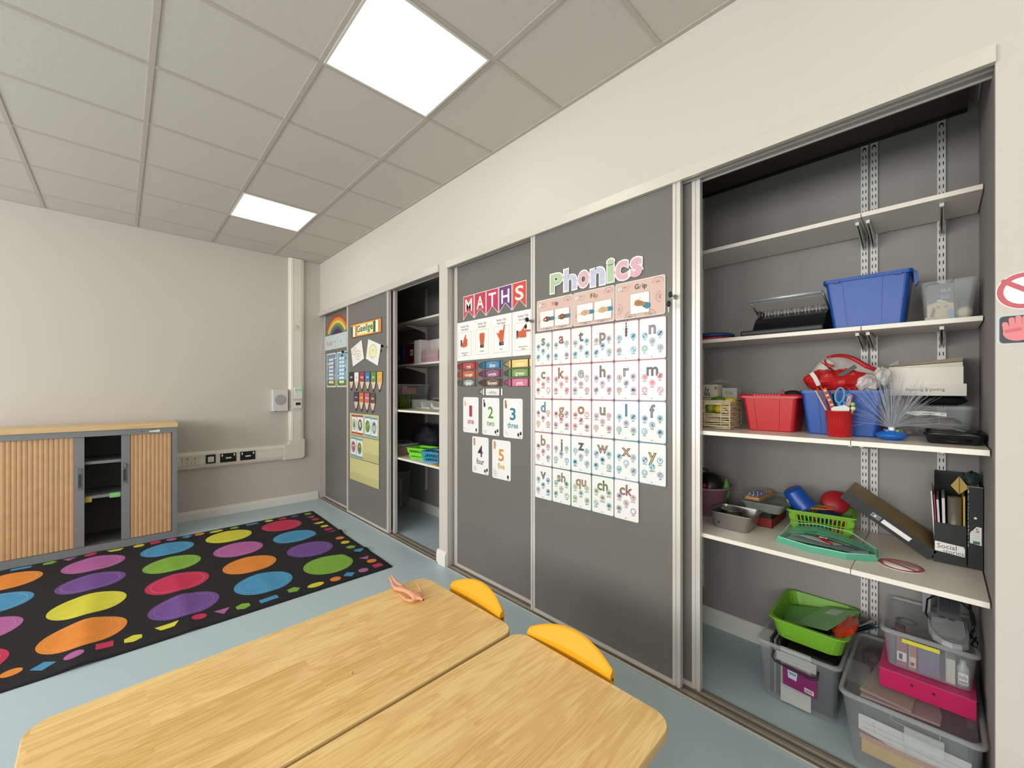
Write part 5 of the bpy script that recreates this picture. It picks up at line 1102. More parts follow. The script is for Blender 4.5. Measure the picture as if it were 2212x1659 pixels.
for k in range(12):
    b = B(); c = bc(-.082+.033*(k % 6), -.052+.05*(k//6), .022+.03*(k//6)); b.ball(c, .0165, mat(random.choice([(176, 50, 40), (206, 110, 40), (40, 110, 60), (30, 60, 120), (150, 40, 60)]), .45), 12)
    col = ['near', 'far'][k//6]; solo('toy_piece', b, 'small coloured toy piece inside the lime green basket', 'toy piece', 'small toy pieces seen through the basket slots')
Mb = Matrix.Translation(bc(-.065, .0, .098)) @ Matrix.Rotation(-.50, 4, 'Y') @ Matrix.Rotation(.25, 4, 'X')
t = thing('toy_bucket', 'blue toy bucket upended in the lime green basket', 'bucket')
BB = mat((22, 74, 160), .28, name='blue_bucket_plastic')
b = B(); b.lathe([(.058, 0), (.054, .002), (.051, .008), (.040, .088), (.036, .092), (0, .092)], BB, 36, M=Mb); b.lathe([(.048, .004), (.037, .086), (0, .088)], BB, 36, M=Mb); b.build('shell', t)
b = B(); b.lathe([(.0508, .028), (.0455, .062)], mat((210, 196, 170), .5, noise=.3, nscale=60), 8, M=Mb, a0=3.0, a1=3.9); b.build('sticker', t); settle(t)
b = B(); b.lathe([(.062, -.002), (.066, .001), (.062, .004), (.058, .001), (.062, -.002)], mat((208, 98, 44), .4), 40, M=Matrix.Translation(bc(-.022, -.015, .104)) @ Matrix.Rotation(-.10, 4, 'Y') @ Matrix.Scale(.55, 4, (0, 1, 0)) @ Matrix.Scale(1.2, 4, (1, 0, 0))); solo('orange_hoop', b, 'flat orange ring under the rim of the blue bucket', 'ring')
b = B(); b.lathe([(0, -.006), (.050, -.005), (.054, 0), (.050, .005), (0, .006)], mat((160, 24, 34), .4), 32, M=Matrix.Translation(bc(.055, .055, .125)) @ Matrix.Rotation(1.15, 4, 'X') @ Matrix.Rotation(.2, 4, 'Y')); solo('red_disc', b, 'red disc standing at the back of the lime green basket', 'disc')
b = B()
for k in range(4): b.lathe([(.044-.009*k, 0), (.042-.009*k, .0035), (.040-.009*k, 0)], mat((24, 44, 92), .3), 28, M=Matrix.Translation(bc(.030, -.035, .090+.002*k)) @ Matrix.Rotation(-.1, 4, 'X'))
b.lathe([(0, -.012), (.044, -.010), (.044, 0), (0, .002)], mat((24, 44, 92), .3), 28, M=Matrix.Translation(bc(.030, -.035, .090))); solo('blue_lid', b, 'dark blue ringed lid in the front of the lime green basket', 'lid')
# leaning lever arch file
def lever(t, w_, h_, d_, M, spine, cover, lab=None, lt=()):
    b = B(); b.box(0, w_, 0, .003, 0, h_, spine, .0008, M)
    for z in (.33, .62):
        v = b.bm.verts; b.cyl(M @ Vector((w_/2, -.001, h_*z)), M @ Vector((w_/2, -.0002, h_*z)), .004, .004, Wt, 12)
    b.build('spine', t)
    for x in (0, w_-.003):
        b = B(); b.box(x, x+.003, .003, d_, 0, h_, cover, .0006, M); b.build('cover', t)
    b = B(); b.box(.004, w_-.005, .012, d_-.01, .006, h_-.010, PAPER, 0, M); b.build('paper_block', t)
BRB = mat((150, 126, 72), .5, name='marbled_board', noise=.12, nscale=20)
Ml = Matrix.Translation((5.4385, .40, .7225)) @ Matrix.Rotation(-math.radians(55), 4, 'Y')
t = thing('lever_arch_file', 'black spined lever arch file leaning on the lime green basket', 'file'); lever(t, .044, .325, .240, Ml, mat((26, 26, 27), .4), BRB)
b = B(); b.box(.014, .031, -.0006, 0, .075, .175, PAPER, 0, Ml); b.box(.014, .031, -.0006, 0, .182, .215, mat((150, 150, 148), .5), 0, Ml)
for k in range(6): b.box(.016, .029, -.0009, -.0006, .184+.005*k, .186+.005*k, INK, 0, Ml)
b.build('label_strip', t); settle(t)
# teal wallet
TEAL = mat((108, 196, 164), .35, name='teal_mesh_film', alpha=.72); 
t = thing('mesh_wallet', 'teal zip wallet of papers lying open at the front of the lowest shelf', 'wallet')
W0 = [(4.985, .20), (5.10, .165), (5.22, .175), (5.305, .235), (5.300, .33), (5.21, .40), (5.09, .42), (5.00, .36)]
b = B(); b.loft([[(x, y, Z4+.0005) for x, y in W0], [(5.15+(x-5.15)*1.02, .29+(y-.29)*1.02, Z4+.010) for x, y in W0], [(5.15+(x-5.15)*.97, .29+(y-.29)*.93, Z4+.022) for x, y in W0]], TEAL, caps=(True, False))
b.build('pouch', t)
b = B(); b.tube([(5.15+(x-5.15)*.97, .29+(y-.29)*.93, Z4+.022+(.03 if y > .35 else 0)) for x, y in W0], .0022, mat((150, 222, 190), .4), 6, True); b.build('zip', t)
b = B(); L = [[(5.02+.26*u, .33+.06*v-.04*u, Z4+.026+.028*(1-abs(2*u-.7))*(1 if v else .9)-.01*v*0) for v in (0, .5, 1)] for u in [i/6 for i in range(7)]]
b.loft(L, TEAL, close=False, caps=(False, False)); o = b.build('flap', t); sm = o.modifiers.new('film', 'SOLIDIFY'); sm.thickness = .0008; settle(t)
for k, (pts, z, c, nm) in enumerate((([(5.01, .24), (5.28, .245), (5.27, .34), (5.02, .34)], .012, (170, 184, 184), 'pale printed sheet lowest in the teal wallet'), ([(5.02, .27), (5.19, .225), (5.27, .29), (5.10, .35)], .0155, (120, 140, 142), 'grey blue sheet in the teal wallet'), ([(5.05, .30), (5.16, .26), (5.22, .31), (5.11, .36)], .019, (206, 206, 196), 'white sheet uppermost in the teal wallet'))):
    b = B(); b.prism(pts, Z4+z, Z4+z+.0012, mat(c, .5, noise=.15, nscale=40), 'z'); solo('paper_sheet', b, nm, 'paper', 'papers in the teal wallet')
b = B(); b.tube([(5.105, .325, Z4+.026), (5.135, .285, Z4+.027), (5.168, .245, Z4+.026)], [.003, .007, .004], mat((150, 24, 50), .4), 8); b.box(5.118, 5.146, .288, .291, Z4+.032, Z4+.034, Wt); solo('hair_clip', b, 'dark red clip lying on the papers in the teal wallet', 'clip')
b = B(); b.tube([(5.06, .33, Z4+.024), (5.16, .30, Z4+.024), (5.25, .26, Z4+.022)], .0018, INK, 6); solo('black_pen', b, 'thin black pen across the teal wallet papers', 'pen')
b = B(); c_ = (5.3695, .252)
b.lathe([(0, 0), (.064, 0), (.064, .0008), (0, .0008)], LAM, 44, (*c_, Z4)); b.lathe([(.050, .0009), (.050, .0013), (.0625, .0013), (.0625, .0009)], RS, 48, (*c_, Z4)); b.box(-.052, .052, -.0062, .0062, .0009, .0013, RS, M=Matrix.Translation((*c_, Z4)) @ Matrix.Rotation(-.62, 4, 'Z'))
solo('prohibition_sign', b, 'round red barred symbol lying flat on the lowest shelf', 'sign')
# magazine file
BKC = mat((34, 34, 36), .55, name='black_card'); t = thing('magazine_file', 'black magazine file labelled Social stories, full of papers', 'magazine file')
x0, x1, y0, y1 = 5.4545, 5.5375, .400, .650; b = B()
side = [(y0, Z4), (y1, Z4), (y1, Z4+.315), (y1-.10, Z4+.315), (y0, Z4+.150)]
for x in (x0, x1-.002): b.prism(side, x, x+.002, BKC, 'x')
b.box(x0+.002, x1-.002, y0, y0+.002, Z4, Z4+.150, BKC); b.box(x0+.002, x1-.002, y1-.002, y1, Z4, Z4+.315, BKC); b.box(x0+.002, x1-.002, y0+.002, y1-.002, Z4, Z4+.002, BKC); b.build('case', t)
b = B(); b.prism([(5.457, .765), (5.533, .758), (5.534, .785), (5.531, .795), (5.457, .801)], y0-.0008, y0-.0002, PAPER); b.ly = .001
tx(b, 'Social', 5.488, .786, .025, y0, pm(50, 60, 70), .0, .9); tx(b, 'stories', 5.505, .769, .021, y0, pm(70, 84, 96), .0, .95); b.build('label', t); settle(t)
def leaf(x, w_, ya, yb, h_, c, nm, name='paper_sheet', lean=0):
    b = B(); M = Matrix.Translation((x, 0, Z4+.003)) @ Matrix.Rotation(lean, 4, 'Y'); b.box(0, w_, ya, yb, 0, h_, mat(c, .5, noise=.05, nscale=20), .0004, M); solo(name, b, nm, 'paper' if name == 'paper_sheet' else 'booklet', 'papers in the magazine file')
leaf(5.4585, .004, .406, .62, .262, (214, 212, 206), 'white booklet at the left of the magazine file', lean=-.05)
leaf(5.4650, .004, .406, .60, .250, (150, 34, 46), 'dark red booklet in the magazine file', 'booklet', -.05)
leaf(5.4710, .006, .406, .60, .232, (196, 198, 204), 'pale grey sheets beside the dark red booklet', lean=-.045)
leaf(5.4795, .008, .404, .60, .240, (206, 206, 204), 'white sheets beside the silver foil roll', lean=-.02)
b = B(); b.lathe([(.0185, 0), (.0185, .246), (.0165, .246), (.0165, .01), (0, .01)], mat((178, 174, 160), .28, .8, name='silver_foil_card'), 36, (5.508, .425, Z4+.003)); solo('foil_roll', b, 'tall silver foil roll standing in the magazine file', 'roll')
b = B(); b.box(5.5295, 5.5345, .408, .58, Z4+.003, Z4+.258, mat((196, 160, 70), .6), .0004); solo('card_folder', b, 'tan card folder at the right of the magazine file', 'folder')
b = B(); b.prism([(5.498, 1.012), (5.520, .982), (5.545, 1.010), (5.520, 1.050)], .43, .4315, mat((188, 156, 78), .6)); b.prism([(5.519, 1.048), (5.5215, 1.048), (5.5215, .984), (5.519, .984)], .4285, .430, mat((120, 96, 44), .6)); solo('folded_card', b, 'diamond-shaped folded tan card poking out of the magazine file', 'card')
t = thing('lever_arch_file', 'worn black lever arch file standing against the right side wall', 'file')
lever(t, .0375, .300, .235, Matrix.Translation((5.5405, .402, Z4)), BKC, BKC); b = B(); y = .4015
b.prism([(5.546, .815), (5.574, .811), (5.574, .876), (5.562, .877), (5.546, .852)], y-.0006, y, PAPER); b.ly = .0007
for k in range(5): b.rect(5.549, 5.571, .826+.0085*k, .8272+.0085*k, y, pm(150, 156, 158))
b.text('S', (5.564, y-.001, .864), .022, pm(80, 84, 88), 0); b.rect(5.553, 5.570, .814, .824, y, pm(70, 120, 92)); b.build('label', t)
b = B(); random.seed(12)
for k in range(16): z = .80+.014*k; b.box(5.5407, 5.5407+random.uniform(.0012, .003), .4008, .4018, z, z+random.uniform(.004, .012), mat((176, 172, 164), .8))
b.box(5.5407, 5.578, .4008, .4018, 1.0195, 1.0212, mat((176, 172, 164), .8)); b.build('worn_edge', t); settle(t)
b = B(); random.seed(14); blob(b, (5.553, .46, 1.042), .022, .05, .026, mat((52, 74, 70), .35, bump=.5), 18, .10, lo=-.75); solo('plastic_bag', b, 'dark green plastic bag bundled on the standing file', 'bag')
# ================= on the cupboard floor, near cupboard =================
def cbox(name, label, xb, yb, xt, yt, z0, z1, m=None, rimm=None, lid=None, handle=None, cat='clear box', r=.028, group=None):
    t = thing(name, label, cat, group=group); m = m or CLR
    b = B(); tub_box(b, xb, yb, xt, yt, z0, z1-.012, m, r, .001, .001, False, .0015); b.build('body', t)
    b = B(); ct = ((xt[0]+xt[1])/2, (yt[0]+yt[1])/2); R = lambda g, z: b.rr(xt[1]-xt[0]+2*g, yt[1]-yt[0]+2*g, r, z, 4, *ct)
    b.loft([R(0, z1-.016), R(.007, z1-.015), R(.009, z1-.008), R(.005, z1), R(-.004, z1), R(-.006, z1-.008)], rimm or CLR2, caps=(False, False), smooth=True)
    b.build('rim', t)
    return t
PURP = mat((132, 40, 104), .4, name='purple_paper_label')
t = cbox('storage_box', 'tall clear storage box with purple label on the cupboard floor', (4.915, 5.175), (.272, .58), (4.902, 5.192), (.238, .62), .001, .258)
b = B(); b.box(4.975, 5.118, .236, .2415, .196, .236, clear((210, 212, 210), .45, .2), .002)
for z in (.206, .222): b.box(4.980, 5.113, .2335, .237, z, z+.005, CLR2)
lt = b.build('latch', t)
b = B(); b.tube([(4.966, .236, .232), (4.962, .228, .205), (4.972, .224, .193), (5.10, .220, .178), (5.122, .224, .186), (5.124, .232, .215)], .0042, BLK, 8); b.build('handle', t)
b = B(); Ml2 = Matrix.Translation((0, 0, 0)); P = [(4.998, .262, .186), (5.118, .262, .180), (5.118, .266, .090), (4.998, .266, .098)]
P = [(x, y-.0225+.0, z) for x, y, z in P]; b.loft([P, [(x, y+.001, z) for x, y, z in P]], PURP)
yq = lambda z: .2385+(.186-z)*.045
b.f([(5.016, yq(.17)-.0006, .170), (5.052, yq(.17)-.0006, .168), (5.048, yq(.13)-.0006, .132), (5.018, yq(.13)-.0006, .136)], mat((190, 206, 222), .5)); b.f([(5.020, yq(.165)-.001, .163), (5.048, yq(.165)-.001, .161), (5.046, yq(.15)-.001, .152), (5.022, yq(.15)-.001, .154)], mat((120, 140, 170), .5))
b.f([(5.076, yq(.125)-.0006, .122), (5.108, yq(.125)-.0006, .119), (5.108, yq(.1)-.0006, .100), (5.076, yq(.1)-.0006, .103)], PAPER)
for k in range(7): b.f([(5.079+.0038*k, yq(.12)-.001, .118), (5.081+.0038*k, yq(.12)-.001, .118), (5.081+.0038*k, yq(.105)-.001, .104), (5.079+.0038*k, yq(.105)-.001, .104)], INK)
b.build('label', t); settle(t)
def folder(M, w_, d_, th, c, label, name='plastic_folder', group=None, cat='folder'):
    b = B(); b.box(-w_/2, w_/2, -d_/2, d_/2, 0, th, mat(c, .35), .001, M); return solo(name, b, label, cat, group)
for k, (x, c, nm) in enumerate(((4.935, (40, 44, 46), 'black plastic folder at the left end of the tall clear box'), (4.950, (120, 122, 124), 'grey folder standing beside the black one in the tall clear box'), (4.966, (52, 54, 58), 'dark grey folder in the tall clear box'))):
    b = B(); b.box(x, x+.010, .30, .56, .006, .246, mat(c, .5), .001); solo('standing_folder', b, nm, 'folder', 'folders standing in the tall clear box')
b = B(); b.box(4.985, 5.095, .262, .268, .010, .2475, clear((214, 216, 214), .75, .3), .002); solo('clear_sleeve', b, 'cloudy plastic sheet standing behind the latch of the tall clear box', 'plastic sleeve')
b = B(); b.box(5.00, 5.165, .30, .56, .006, .235, mat((22, 23, 26), .6), .004); solo('black_binder', b, 'black binder filling the right of the tall clear box', 'binder')
# green tray tilted across it, folders in it
t = thing('deep_tray', 'lime green plastic tray of folders sitting on the tall clear box', 'tray')
b = B(); tub_box(b, (4.953, 5.187), (.312, .635), (4.934, 5.206), (.292, .654), .2595, .350, GRN, .045, .010, .006, False, .003); b.build('tray_body', t); settle(t)
MT = lambda x, y, z, az, ax, ay: Matrix.Translation((x, y, z)) @ Matrix.Rotation(az, 4, 'Z') @ Matrix.Rotation(ax, 4, 'X') @ Matrix.Rotation(ay, 4, 'Y')
folder(MT(5.055, .46, .300, .25, .05, -.16), .20, .29, .002, (108, 170, 84), 'pale green translucent wallet lying lowest in the lime tray')
folder(MT(5.115, .48, .338, -.35, .10, -.30), .15, .25, .002, (122, 176, 104), 'pale green wallet with white label on top in the lime tray')
b = B(); b.box(-.035, .02, .04, .10, .0022, .0026, mat((190, 206, 190), .5), 0, MT(5.115, .48, .338, -.35, .10, -.30)); solo('paper_label', b, 'white printed label on the pale green wallet', 'label')
for k, (c, nm) in enumerate((((24, 28, 44), 'dark navy folder in the lime tray pile'), ((196, 190, 184), 'pale folder edge in the middle of the lime tray pile'), ((50, 60, 66), 'dark grey folder in the lime tray pile'), ((56, 92, 96), 'teal grey folder lowest of the dark folders in the lime tray'))):
    folder(MT(5.150+.006*k, .47, .3285-.0065*k, -.42-.05*k, .08, -.32), .13, .27, .003, c, nm, group='dark folders in the lime tray')
b = B(); random.seed(21); blob(b, (5.185, .44, .318), .045, .12, .022, mat((196, 60, 26), .25, name='orange_film', bump=.8, noise=.15, nscale=20), 22, .08)
for v in b.bm.verts: v.co.z += (v.co.x-5.13)*.45
solo('orange_bag', b, 'crinkled orange red plastic bag at the right of the lime tray', 'bag')
# big clear box at the front right
t = cbox('storage_box', 'largest clear storage box, bottom right, full of papers', (5.245, 5.545), (.115, .58), (5.214, 5.567), (.095, .62), .001, .262, r=.035)
b = B()
b.box(5.385, 5.480, .078, .088, .175, .232, clear((205, 208, 208), .35, .2), .003)
for p, q in (((5.352, .086, .236), (5.352, .086, .262)), ((5.470, .086, .262), (5.470, .086, .225)), ((5.352, .084, .236), (5.470, .084, .225)), ((5.392, .104, .17), (5.392, .112, .01))): b.tube([p, q], .0012, CLR2, 5)
b.build('latch', t)
b = B(); b.box(5.225, 5.556, .105, .61, .2465, .2485, clear((150, 146, 150), .22, .1)); b.build('lid', t); settle(t)
def sheetp(pts, z, c, nm, th=.002, tilt=(0, 0), grp='papers in the largest clear box'):
    b = B(); x0, y0 = pts[0]; b.loft([[(x, y, z+tilt[0]*(x-x0)+tilt[1]*(y-y0)+dz) for x, y in pts] for dz in (0, th)], mat(c, .6, noise=.04, nscale=20)); return solo('paper_stack', b, nm, 'paper', grp)
sheetp([(5.27, .14), (5.53, .14), (5.53, .5), (5.27, .5)], .040, (204, 172, 104), 'tan card stack lying in the middle of the largest clear box', .05)
sheetp([(5.265, .135), (5.535, .135), (5.53, .52), (5.27, .52)], .0915, (186, 140, 120), 'pinkish brown card stack above the tan one in the largest clear box', .018, (-.02, 0))
b = B()
S0 = [(5.262, .132, .178), (5.275, .132, .180), (5.540, .140, .168), (5.545, .143, .09), (5.50, .142, .06), (5.33, .136, .112), (5.262, .132, .125)]
b.loft([[(x, y, z) for x, y, z in S0], [(x, y+.003, z) for x, y, z in S0]], mat((214, 214, 216), .5))
for k in range(6): x = 5.300+.040*k; b.loft([[(x, y_, z_) for y_, z_ in ((.1325+.00*k, .170-.004*k), (.1335, .170-.004*k))], [(x+.006, y_, z_) for y_, z_ in ((.1318, .132-.008*k), (.1328, .132-.008*k))], [(x+.0085, .1318, .132-.008*k), (x+.0085, .1328, .132-.008*k)], [(x+.0022, .1325, .170-.004*k), (x+.0022, .1335, .170-.004*k)]], mat((110, 70, 76), .6), caps=(False, False))
for k in range(3): z = .155-.018*k; b.tube([(5.275, .1322, z), (5.53, .1395, z-.012)], .0004, mat((150, 150, 154), .6), 4)
solo('ruled_sheet', b, 'white ruled chart sheet upright against the front of the largest clear box', 'paper')
b = B(); b.box(5.27, 5.535, .155, .55, .112, .205, mat((70, 72, 78), .7, noise=.15, nscale=8), .004); solo('grey_fabric', b, 'dark grey folded fabric filling the largest clear box', 'fabric')
PKP = lambda c: mat(c, .6)
for k, (z, pts, c, nm) in enumerate(((.2125, [(5.262, .19), (5.47, .20), (5.475, .26), (5.44, .50), (5.29, .47)], (206, 172, 170), 'pink paper stack under the lid of the largest clear box'), (.2245, [(5.258, .21), (5.40, .19), (5.42, .45), (5.30, .50)], (208, 190, 172), 'cream paper stack under the lid of the largest clear box'))):
    sheetp(pts, z, c, nm, .009)
b = B(); random.seed(31); blob(b, (5.27, .50, .222), .035, .08, .018, mat((90, 70, 68), .8, noise=.3, nscale=40), 20, .1); solo('patterned_cloth', b, 'dark patterned cloth at the back left of the largest clear box', 'cloth')
# pink box file, box C, gadget
MAG = mat((186, 24, 88), .4, name='magenta_card'); t = thing('box_file', 'bright pink box file lying on the largest clear box', 'box file')
b = B(); b.box(5.3105, 5.556, .254, .60, .2495, .317, MAG, .0015)
for x in (5.399, 5.455): b.cyl((x, .2535, .292-(x-5.40)*.05), (x, .2528, .292-(x-5.40)*.05), .0045, .0045, mat((60, 12, 34), .6), 14)
b.build('case', t); b = B(); b.box(5.3095, 5.557, .2515, .602, .3172, .3195, mat((204, 50, 108), .4), .0005); b.build('lid', t); settle(t)
t = cbox('storage_box', 'medium clear box with yellow label strip on the pink box file', (5.330, 5.548), (.295, .60), (5.318, 5.560), (.282, .635), .3205, .462, r=.022)
b = B(); b.box(5.372, 5.470, .2690, .2705, .432, .446, mat((208, 200, 60), .5)); b.build('label_strip', t)
b = B(); 
for x in (5.392, 5.485): b.tube([(x, .283, .445), (x, .296, .328)], .0011, CLR2, 5)
b.build('latch', t)
b = B(); b.box(5.324, 5.552, .289, .625, .4525, .4545, clear((170, 172, 168), .18, .1)); b.build('lid', t); settle(t)
def cont(x0, x1, z1, c, nm, name='small_packet', y=.305, z0=.324, extra=()):
    b = B(); b.box(x0, x1, y, y+.05, z0, z1, mat(c, .5, noise=.12, nscale=60), .001)
    for (a0, a1, q0, q1, cc) in extra: b.box(a0, a1, y-.0006, y, q0, q1, mat(cc, .5))
    solo(name, b, nm, 'packet', 'packets in the medium clear box')
cont(5.338, 5.352, .44, (52, 60, 84), 'dark blue packet at the left end of the medium clear box')
cont(5.355, 5.385, .435, (126, 62, 84), 'pink red printed packet in the medium clear box', extra=((5.357, 5.383, .345, .378, (206, 206, 210)), (5.362, 5.372, .35, .372, (110, 124, 150))))
cont(5.388, 5.410, .43, (150, 90, 84), 'red and cream printed packet in the medium clear box', extra=((5.390, 5.408, .335, .372, (214, 180, 160)), (5.394, 5.404, .34, .352, (180, 50, 40))))
cont(5.414, 5.470, .415, (92, 80, 110), 'purple book standing in the medium clear box', 'purple_book')
cont(5.485, 5.508, .41, (186, 186, 172), 'cream label card in the right of the medium clear box', 'label_card')
b = B(); b.lathe([(0, 0), (.016, 0), (.016, .062), (.008, .075), (.008, .088), (0, .088)], clear((214, 216, 214), .6, .2), 20, (5.527, .325, .324)); b.box(5.515, 5.539, .3080, .3088, .334, .372, PAPER)
for k in range(6): b.box(5.517+.0035*k, 5.519+.0035*k, .3074, .3080, .337, .345, INK); b.box(5.517+.0034*k, 5.5195+.0034*k, .3074, .308, .350+.003*(k % 2), .366-.003*(k % 3), mat((150, 150, 150), .6))
solo('clear_bottle', b, 'clear bottle with printed white label in the medium clear box', 'bottle')
b = B(); b.lathe([(.02, 0), (.034, 0), (.034, .004), (.02, .004), (.02, 0)], mat((90, 120, 136), .4), 28, (5.375, .48, .425)); solo('tape_roll', b, 'flat blue grey ring lying in the back of the medium clear box', 'tape roll')
b = B(); b.box(5.340, 5.372, .46, .53, .345, .40, mat((130, 66, 66), .6), .004); solo('small_packet', b, 'dull red box in the back left of the medium clear box', 'packet')
t = thing('silver_gadget', 'silver rounded gadget with black ribbed neck on the medium clear box', 'electrical gadget')  # desk device, taken for a document camera base
D = [(5.438, .43), (5.441, .36), (5.452, .315), (5.475, .288), (5.500, .280), (5.524, .288), (5.540, .315), (5.545, .36), (5.542, .43), (5.540, .47), (5.440, .47)]
sc3 = lambda k, dz, P=D: [(5.491+(x-5.491)*k, .38+(y-.38)*k, dz(y) if callable(dz) else dz) for x, y in P]
top = lambda y: .478+.022*max(0, min(1, (y-.33)/.08))
b = B(); b.loft([sc3(.93, .4555), sc3(1, .459), sc3(1, lambda y: top(y)-.006), sc3(.95, top), ], SILV); b.loft([sc3(.82, lambda y: top(y)+.0006), sc3(.80, lambda y: top(y)+.0014)], mat((204, 206, 210), .25, .3))
for x in (5.475, 5.500): b.box(x-.008, x+.008, .432, .438, .5005, .504, BLK, .001)
b.build('base', t)
b = B()
for k in range(9): b.box(5.468+.006*k, 5.472+.006*k, .455-.0*k, .53, .500, .57, mat((24, 27, 36), .5), .001)
b.loft([[(5.462, .45, .500), (5.527, .45, .500), (5.527, .54, .500), (5.462, .54, .500)], [(5.470, .50, .66), (5.520, .50, .66), (5.520, .54, .66), (5.470, .54, .66)]], mat((22, 25, 34), .5)); b.build('neck', t)
b = B(); b.tube([(5.452, .40, .485), (5.432, .43, .50), (5.436, .47, .545), (5.47, .50, .572), (5.52, .49, .565), (5.556, .46, .54), (5.560, .44, .51), (5.55, .42, .49)], .0032, BLK, 7); b.tube([(5.545, .40, .48), (5.563, .36, .475), (5.560, .33, .468), (5.548, .36, .462), (5.562, .42, .47)], .003, BLK, 7); b.tube([(5.548, .52, .62), (5.550, .48, .54), (5.556, .44, .49), (5.545, .41, .46)], .004, BLK, 7); b.build('cable', t); settle(t)
b = B(); b.box(5.420, 5.445, .56, .62, .456, .66, mat((150, 152, 158), .5), .003); solo('grey_post', b, 'grey upright panel behind the silver gadget', 'panel')
# ================= dark far cupboard =================
ZA = 1.6555
b = B(); b.box(1.36, 1.455, .372, .62, ZA, 1.862, mat((32, 44, 108), .5), .002); b.box(1.362, 1.385, .3712, .372, 1.70, 1.76, mat((170, 170, 176), .6)); solo('box_file', b, 'dark blue file box on the second shelf of the far cupboard', 'box file')
t = thing('archive_box', 'dark red box with white label on the second shelf of the far cupboard', 'box'); b = B(); b.box(1.462, 1.655, .40, .62, ZA, 1.868, mat((112, 20, 30), .5), .001); b.build('box_body', t)
b = B(); b.box(1.558, 1.620, .3992, .3998, 1.745, 1.808, PAPER); 
for k in range(3): b.box(1.565+.018*k, 1.577+.018*k, .3986, .3992, 1.755+.006*k, 1.795-.004*k, mat((130, 130, 134), .6))
b.build('label', t); settle(t)
b = B(); b.prism([(1.46, 1.869), (1.66, 1.869), (1.66, 1.889), (1.50, 1.881)], .41, .60, mat((170, 160, 158), .7)); solo('paper_stack', b, 'loose papers on top of the dark red box', 'paper')
b = B(); b.box(1.672, 2.10, .50, .64, ZA, 1.902, mat((206, 202, 194), .7, noise=.05, nscale=10), .006); b.box(1.672, 1.80, .38, .50, ZA, 1.895, mat((214, 210, 202), .7, noise=.05, nscale=10), .006); solo('paper_package', b, 'large white wrapped paper package on the second shelf of the far cupboard', 'package')
random.seed(8)
for k in range(7):
    b = B(); z = ZA+.0175*k; b.box(1.812+random.uniform(-.008, .008), 2.12, .375+random.uniform(0, .012), .49, z, z+.0165, mat((178-4*(k % 3), 142, 146), .7), .001)
    solo('pink_folder', b, 'dusky pink folder, number %s up in the stack beside the white package' % ['one', 'two', 'three', 'four', 'five', 'six', 'seven'][k], 'folder', 'dusky pink folders stacked in the far cupboard')
ZB = 1.1885
t = cbox('storage_box', 'clear box of yellow things on the middle shelf of the far cupboard', (1.30, 1.60), (.22, .56), (1.28, 1.63), (.20, .60), ZB+.001, 1.44, r=.02); b = B(); b.box(1.28, 1.63, .205, .59, 1.33, 1.334, CLR2); b.build('tray_insert', t); settle(t)
b = B(); b.box(1.40, 1.47, .30, .38, 1.336, 1.385, mat((206, 178, 40), .5), .006); solo('yellow_tub', b, 'small yellow tub in the clear box of the far cupboard', 'tub')
b = B(); b.box(1.33, 1.56, .26, .50, 1.25, 1.27, mat((150, 150, 50), .6, noise=.3, nscale=30), .004); solo('yellow_packet', b, 'olive yellow packet in the clear box of the far cupboard', 'packet')
b = B(); b.box(1.48, 1.60, .28, .45, 1.336, 1.40, mat((190, 120, 118), .6, noise=.3, nscale=30), .004); solo('craft_packet', b, 'pink printed packet in the clear box of the far cupboard', 'packet'); b = B(); b.box(1.44, 1.60, .30, .34, 1.405, 1.415, PAPER); solo('paper_roll', b, 'white paper strip on top of the packets in the far cupboard box', 'paper')
b = B(); random.seed(44)
for k in range(60): x, y = random.uniform(1.62, 1.72), random.uniform(.20, .32); b.tube([(x, y, ZB), (x+random.uniform(-.04, .04), y+random.uniform(-.04, .04), ZB+random.uniform(.06, .15))], .004, mat((110, 140, 44), .7), 4)
o = solo('artificial_greenery', b, 'bunch of green artificial leaves on the middle shelf of the far cupboard', 'artificial plant')
for k, (x0, x1, y0, z0, sl, nm) in enumerate(((1.66, 1.80, .36, ZB, .09, 'left'), (1.81, 1.96, .38, ZB, .075, 'middle'), (1.93, 2.12, .42, ZB, .06, 'right'))):
    b = B(); b.prism([(x0, z0), (x1, z0), (x1+.01, z0+.016), (x0+.05, z0+.02), (x0+.012, z0+sl), (x0, z0+sl)], y0, y0+.17, mat((214, 216, 208), .5)); b.box(x0, x1, y0+.165, y0+.17, z0, z0+sl*.9, mat((206, 208, 200), .5))
    solo('letter_tray', b, 'white plastic letter tray, %s one of three in the far cupboard' % nm, 'tray', 'white letter trays in the far cupboard')
b = B(); b.box(1.70, 2.30, .58, .65, 1.28, 1.30, mat((150, 160, 130), .5), .004); b.box(1.72, 1.74, .58, .65, ZB, 1.28, mat((150, 160, 130), .5)); b.box(2.26, 2.28, .58, .65, ZB, 1.28, mat((150, 160, 130), .5)); solo('desk_riser', b, 'pale green plastic rack behind the white letter trays', 'rack')
b = B(); random.seed(15)
for k in range(7): blob(b, (2.20+.02*math.sin(k*2), .46, ZB+.032+.040*k), .105-.006*k, .09, .030, mat((200, 186, 172), .9, name='cream_linen', noise=.06, nscale=20), 20, .06)
for v in b.bm.verts: v.co.z = max(v.co.z, ZB)
solo('cloth_pile', b, 'heap of folded cream cloth on the middle shelf of the far cupboard', 'cloth')
ZC = .7325
b = B(); random.seed(16); blob(b, (1.78, .48, ZC+.13), .21, .15, .155, mat((16, 17, 30), .7, noise=.4, nscale=10), 28, .07); 
for v in b.bm.verts: v.co.z = max(v.co.z, ZC)
solo('black_bag', b, 'large black and navy bag in the far cupboard', 'bag')
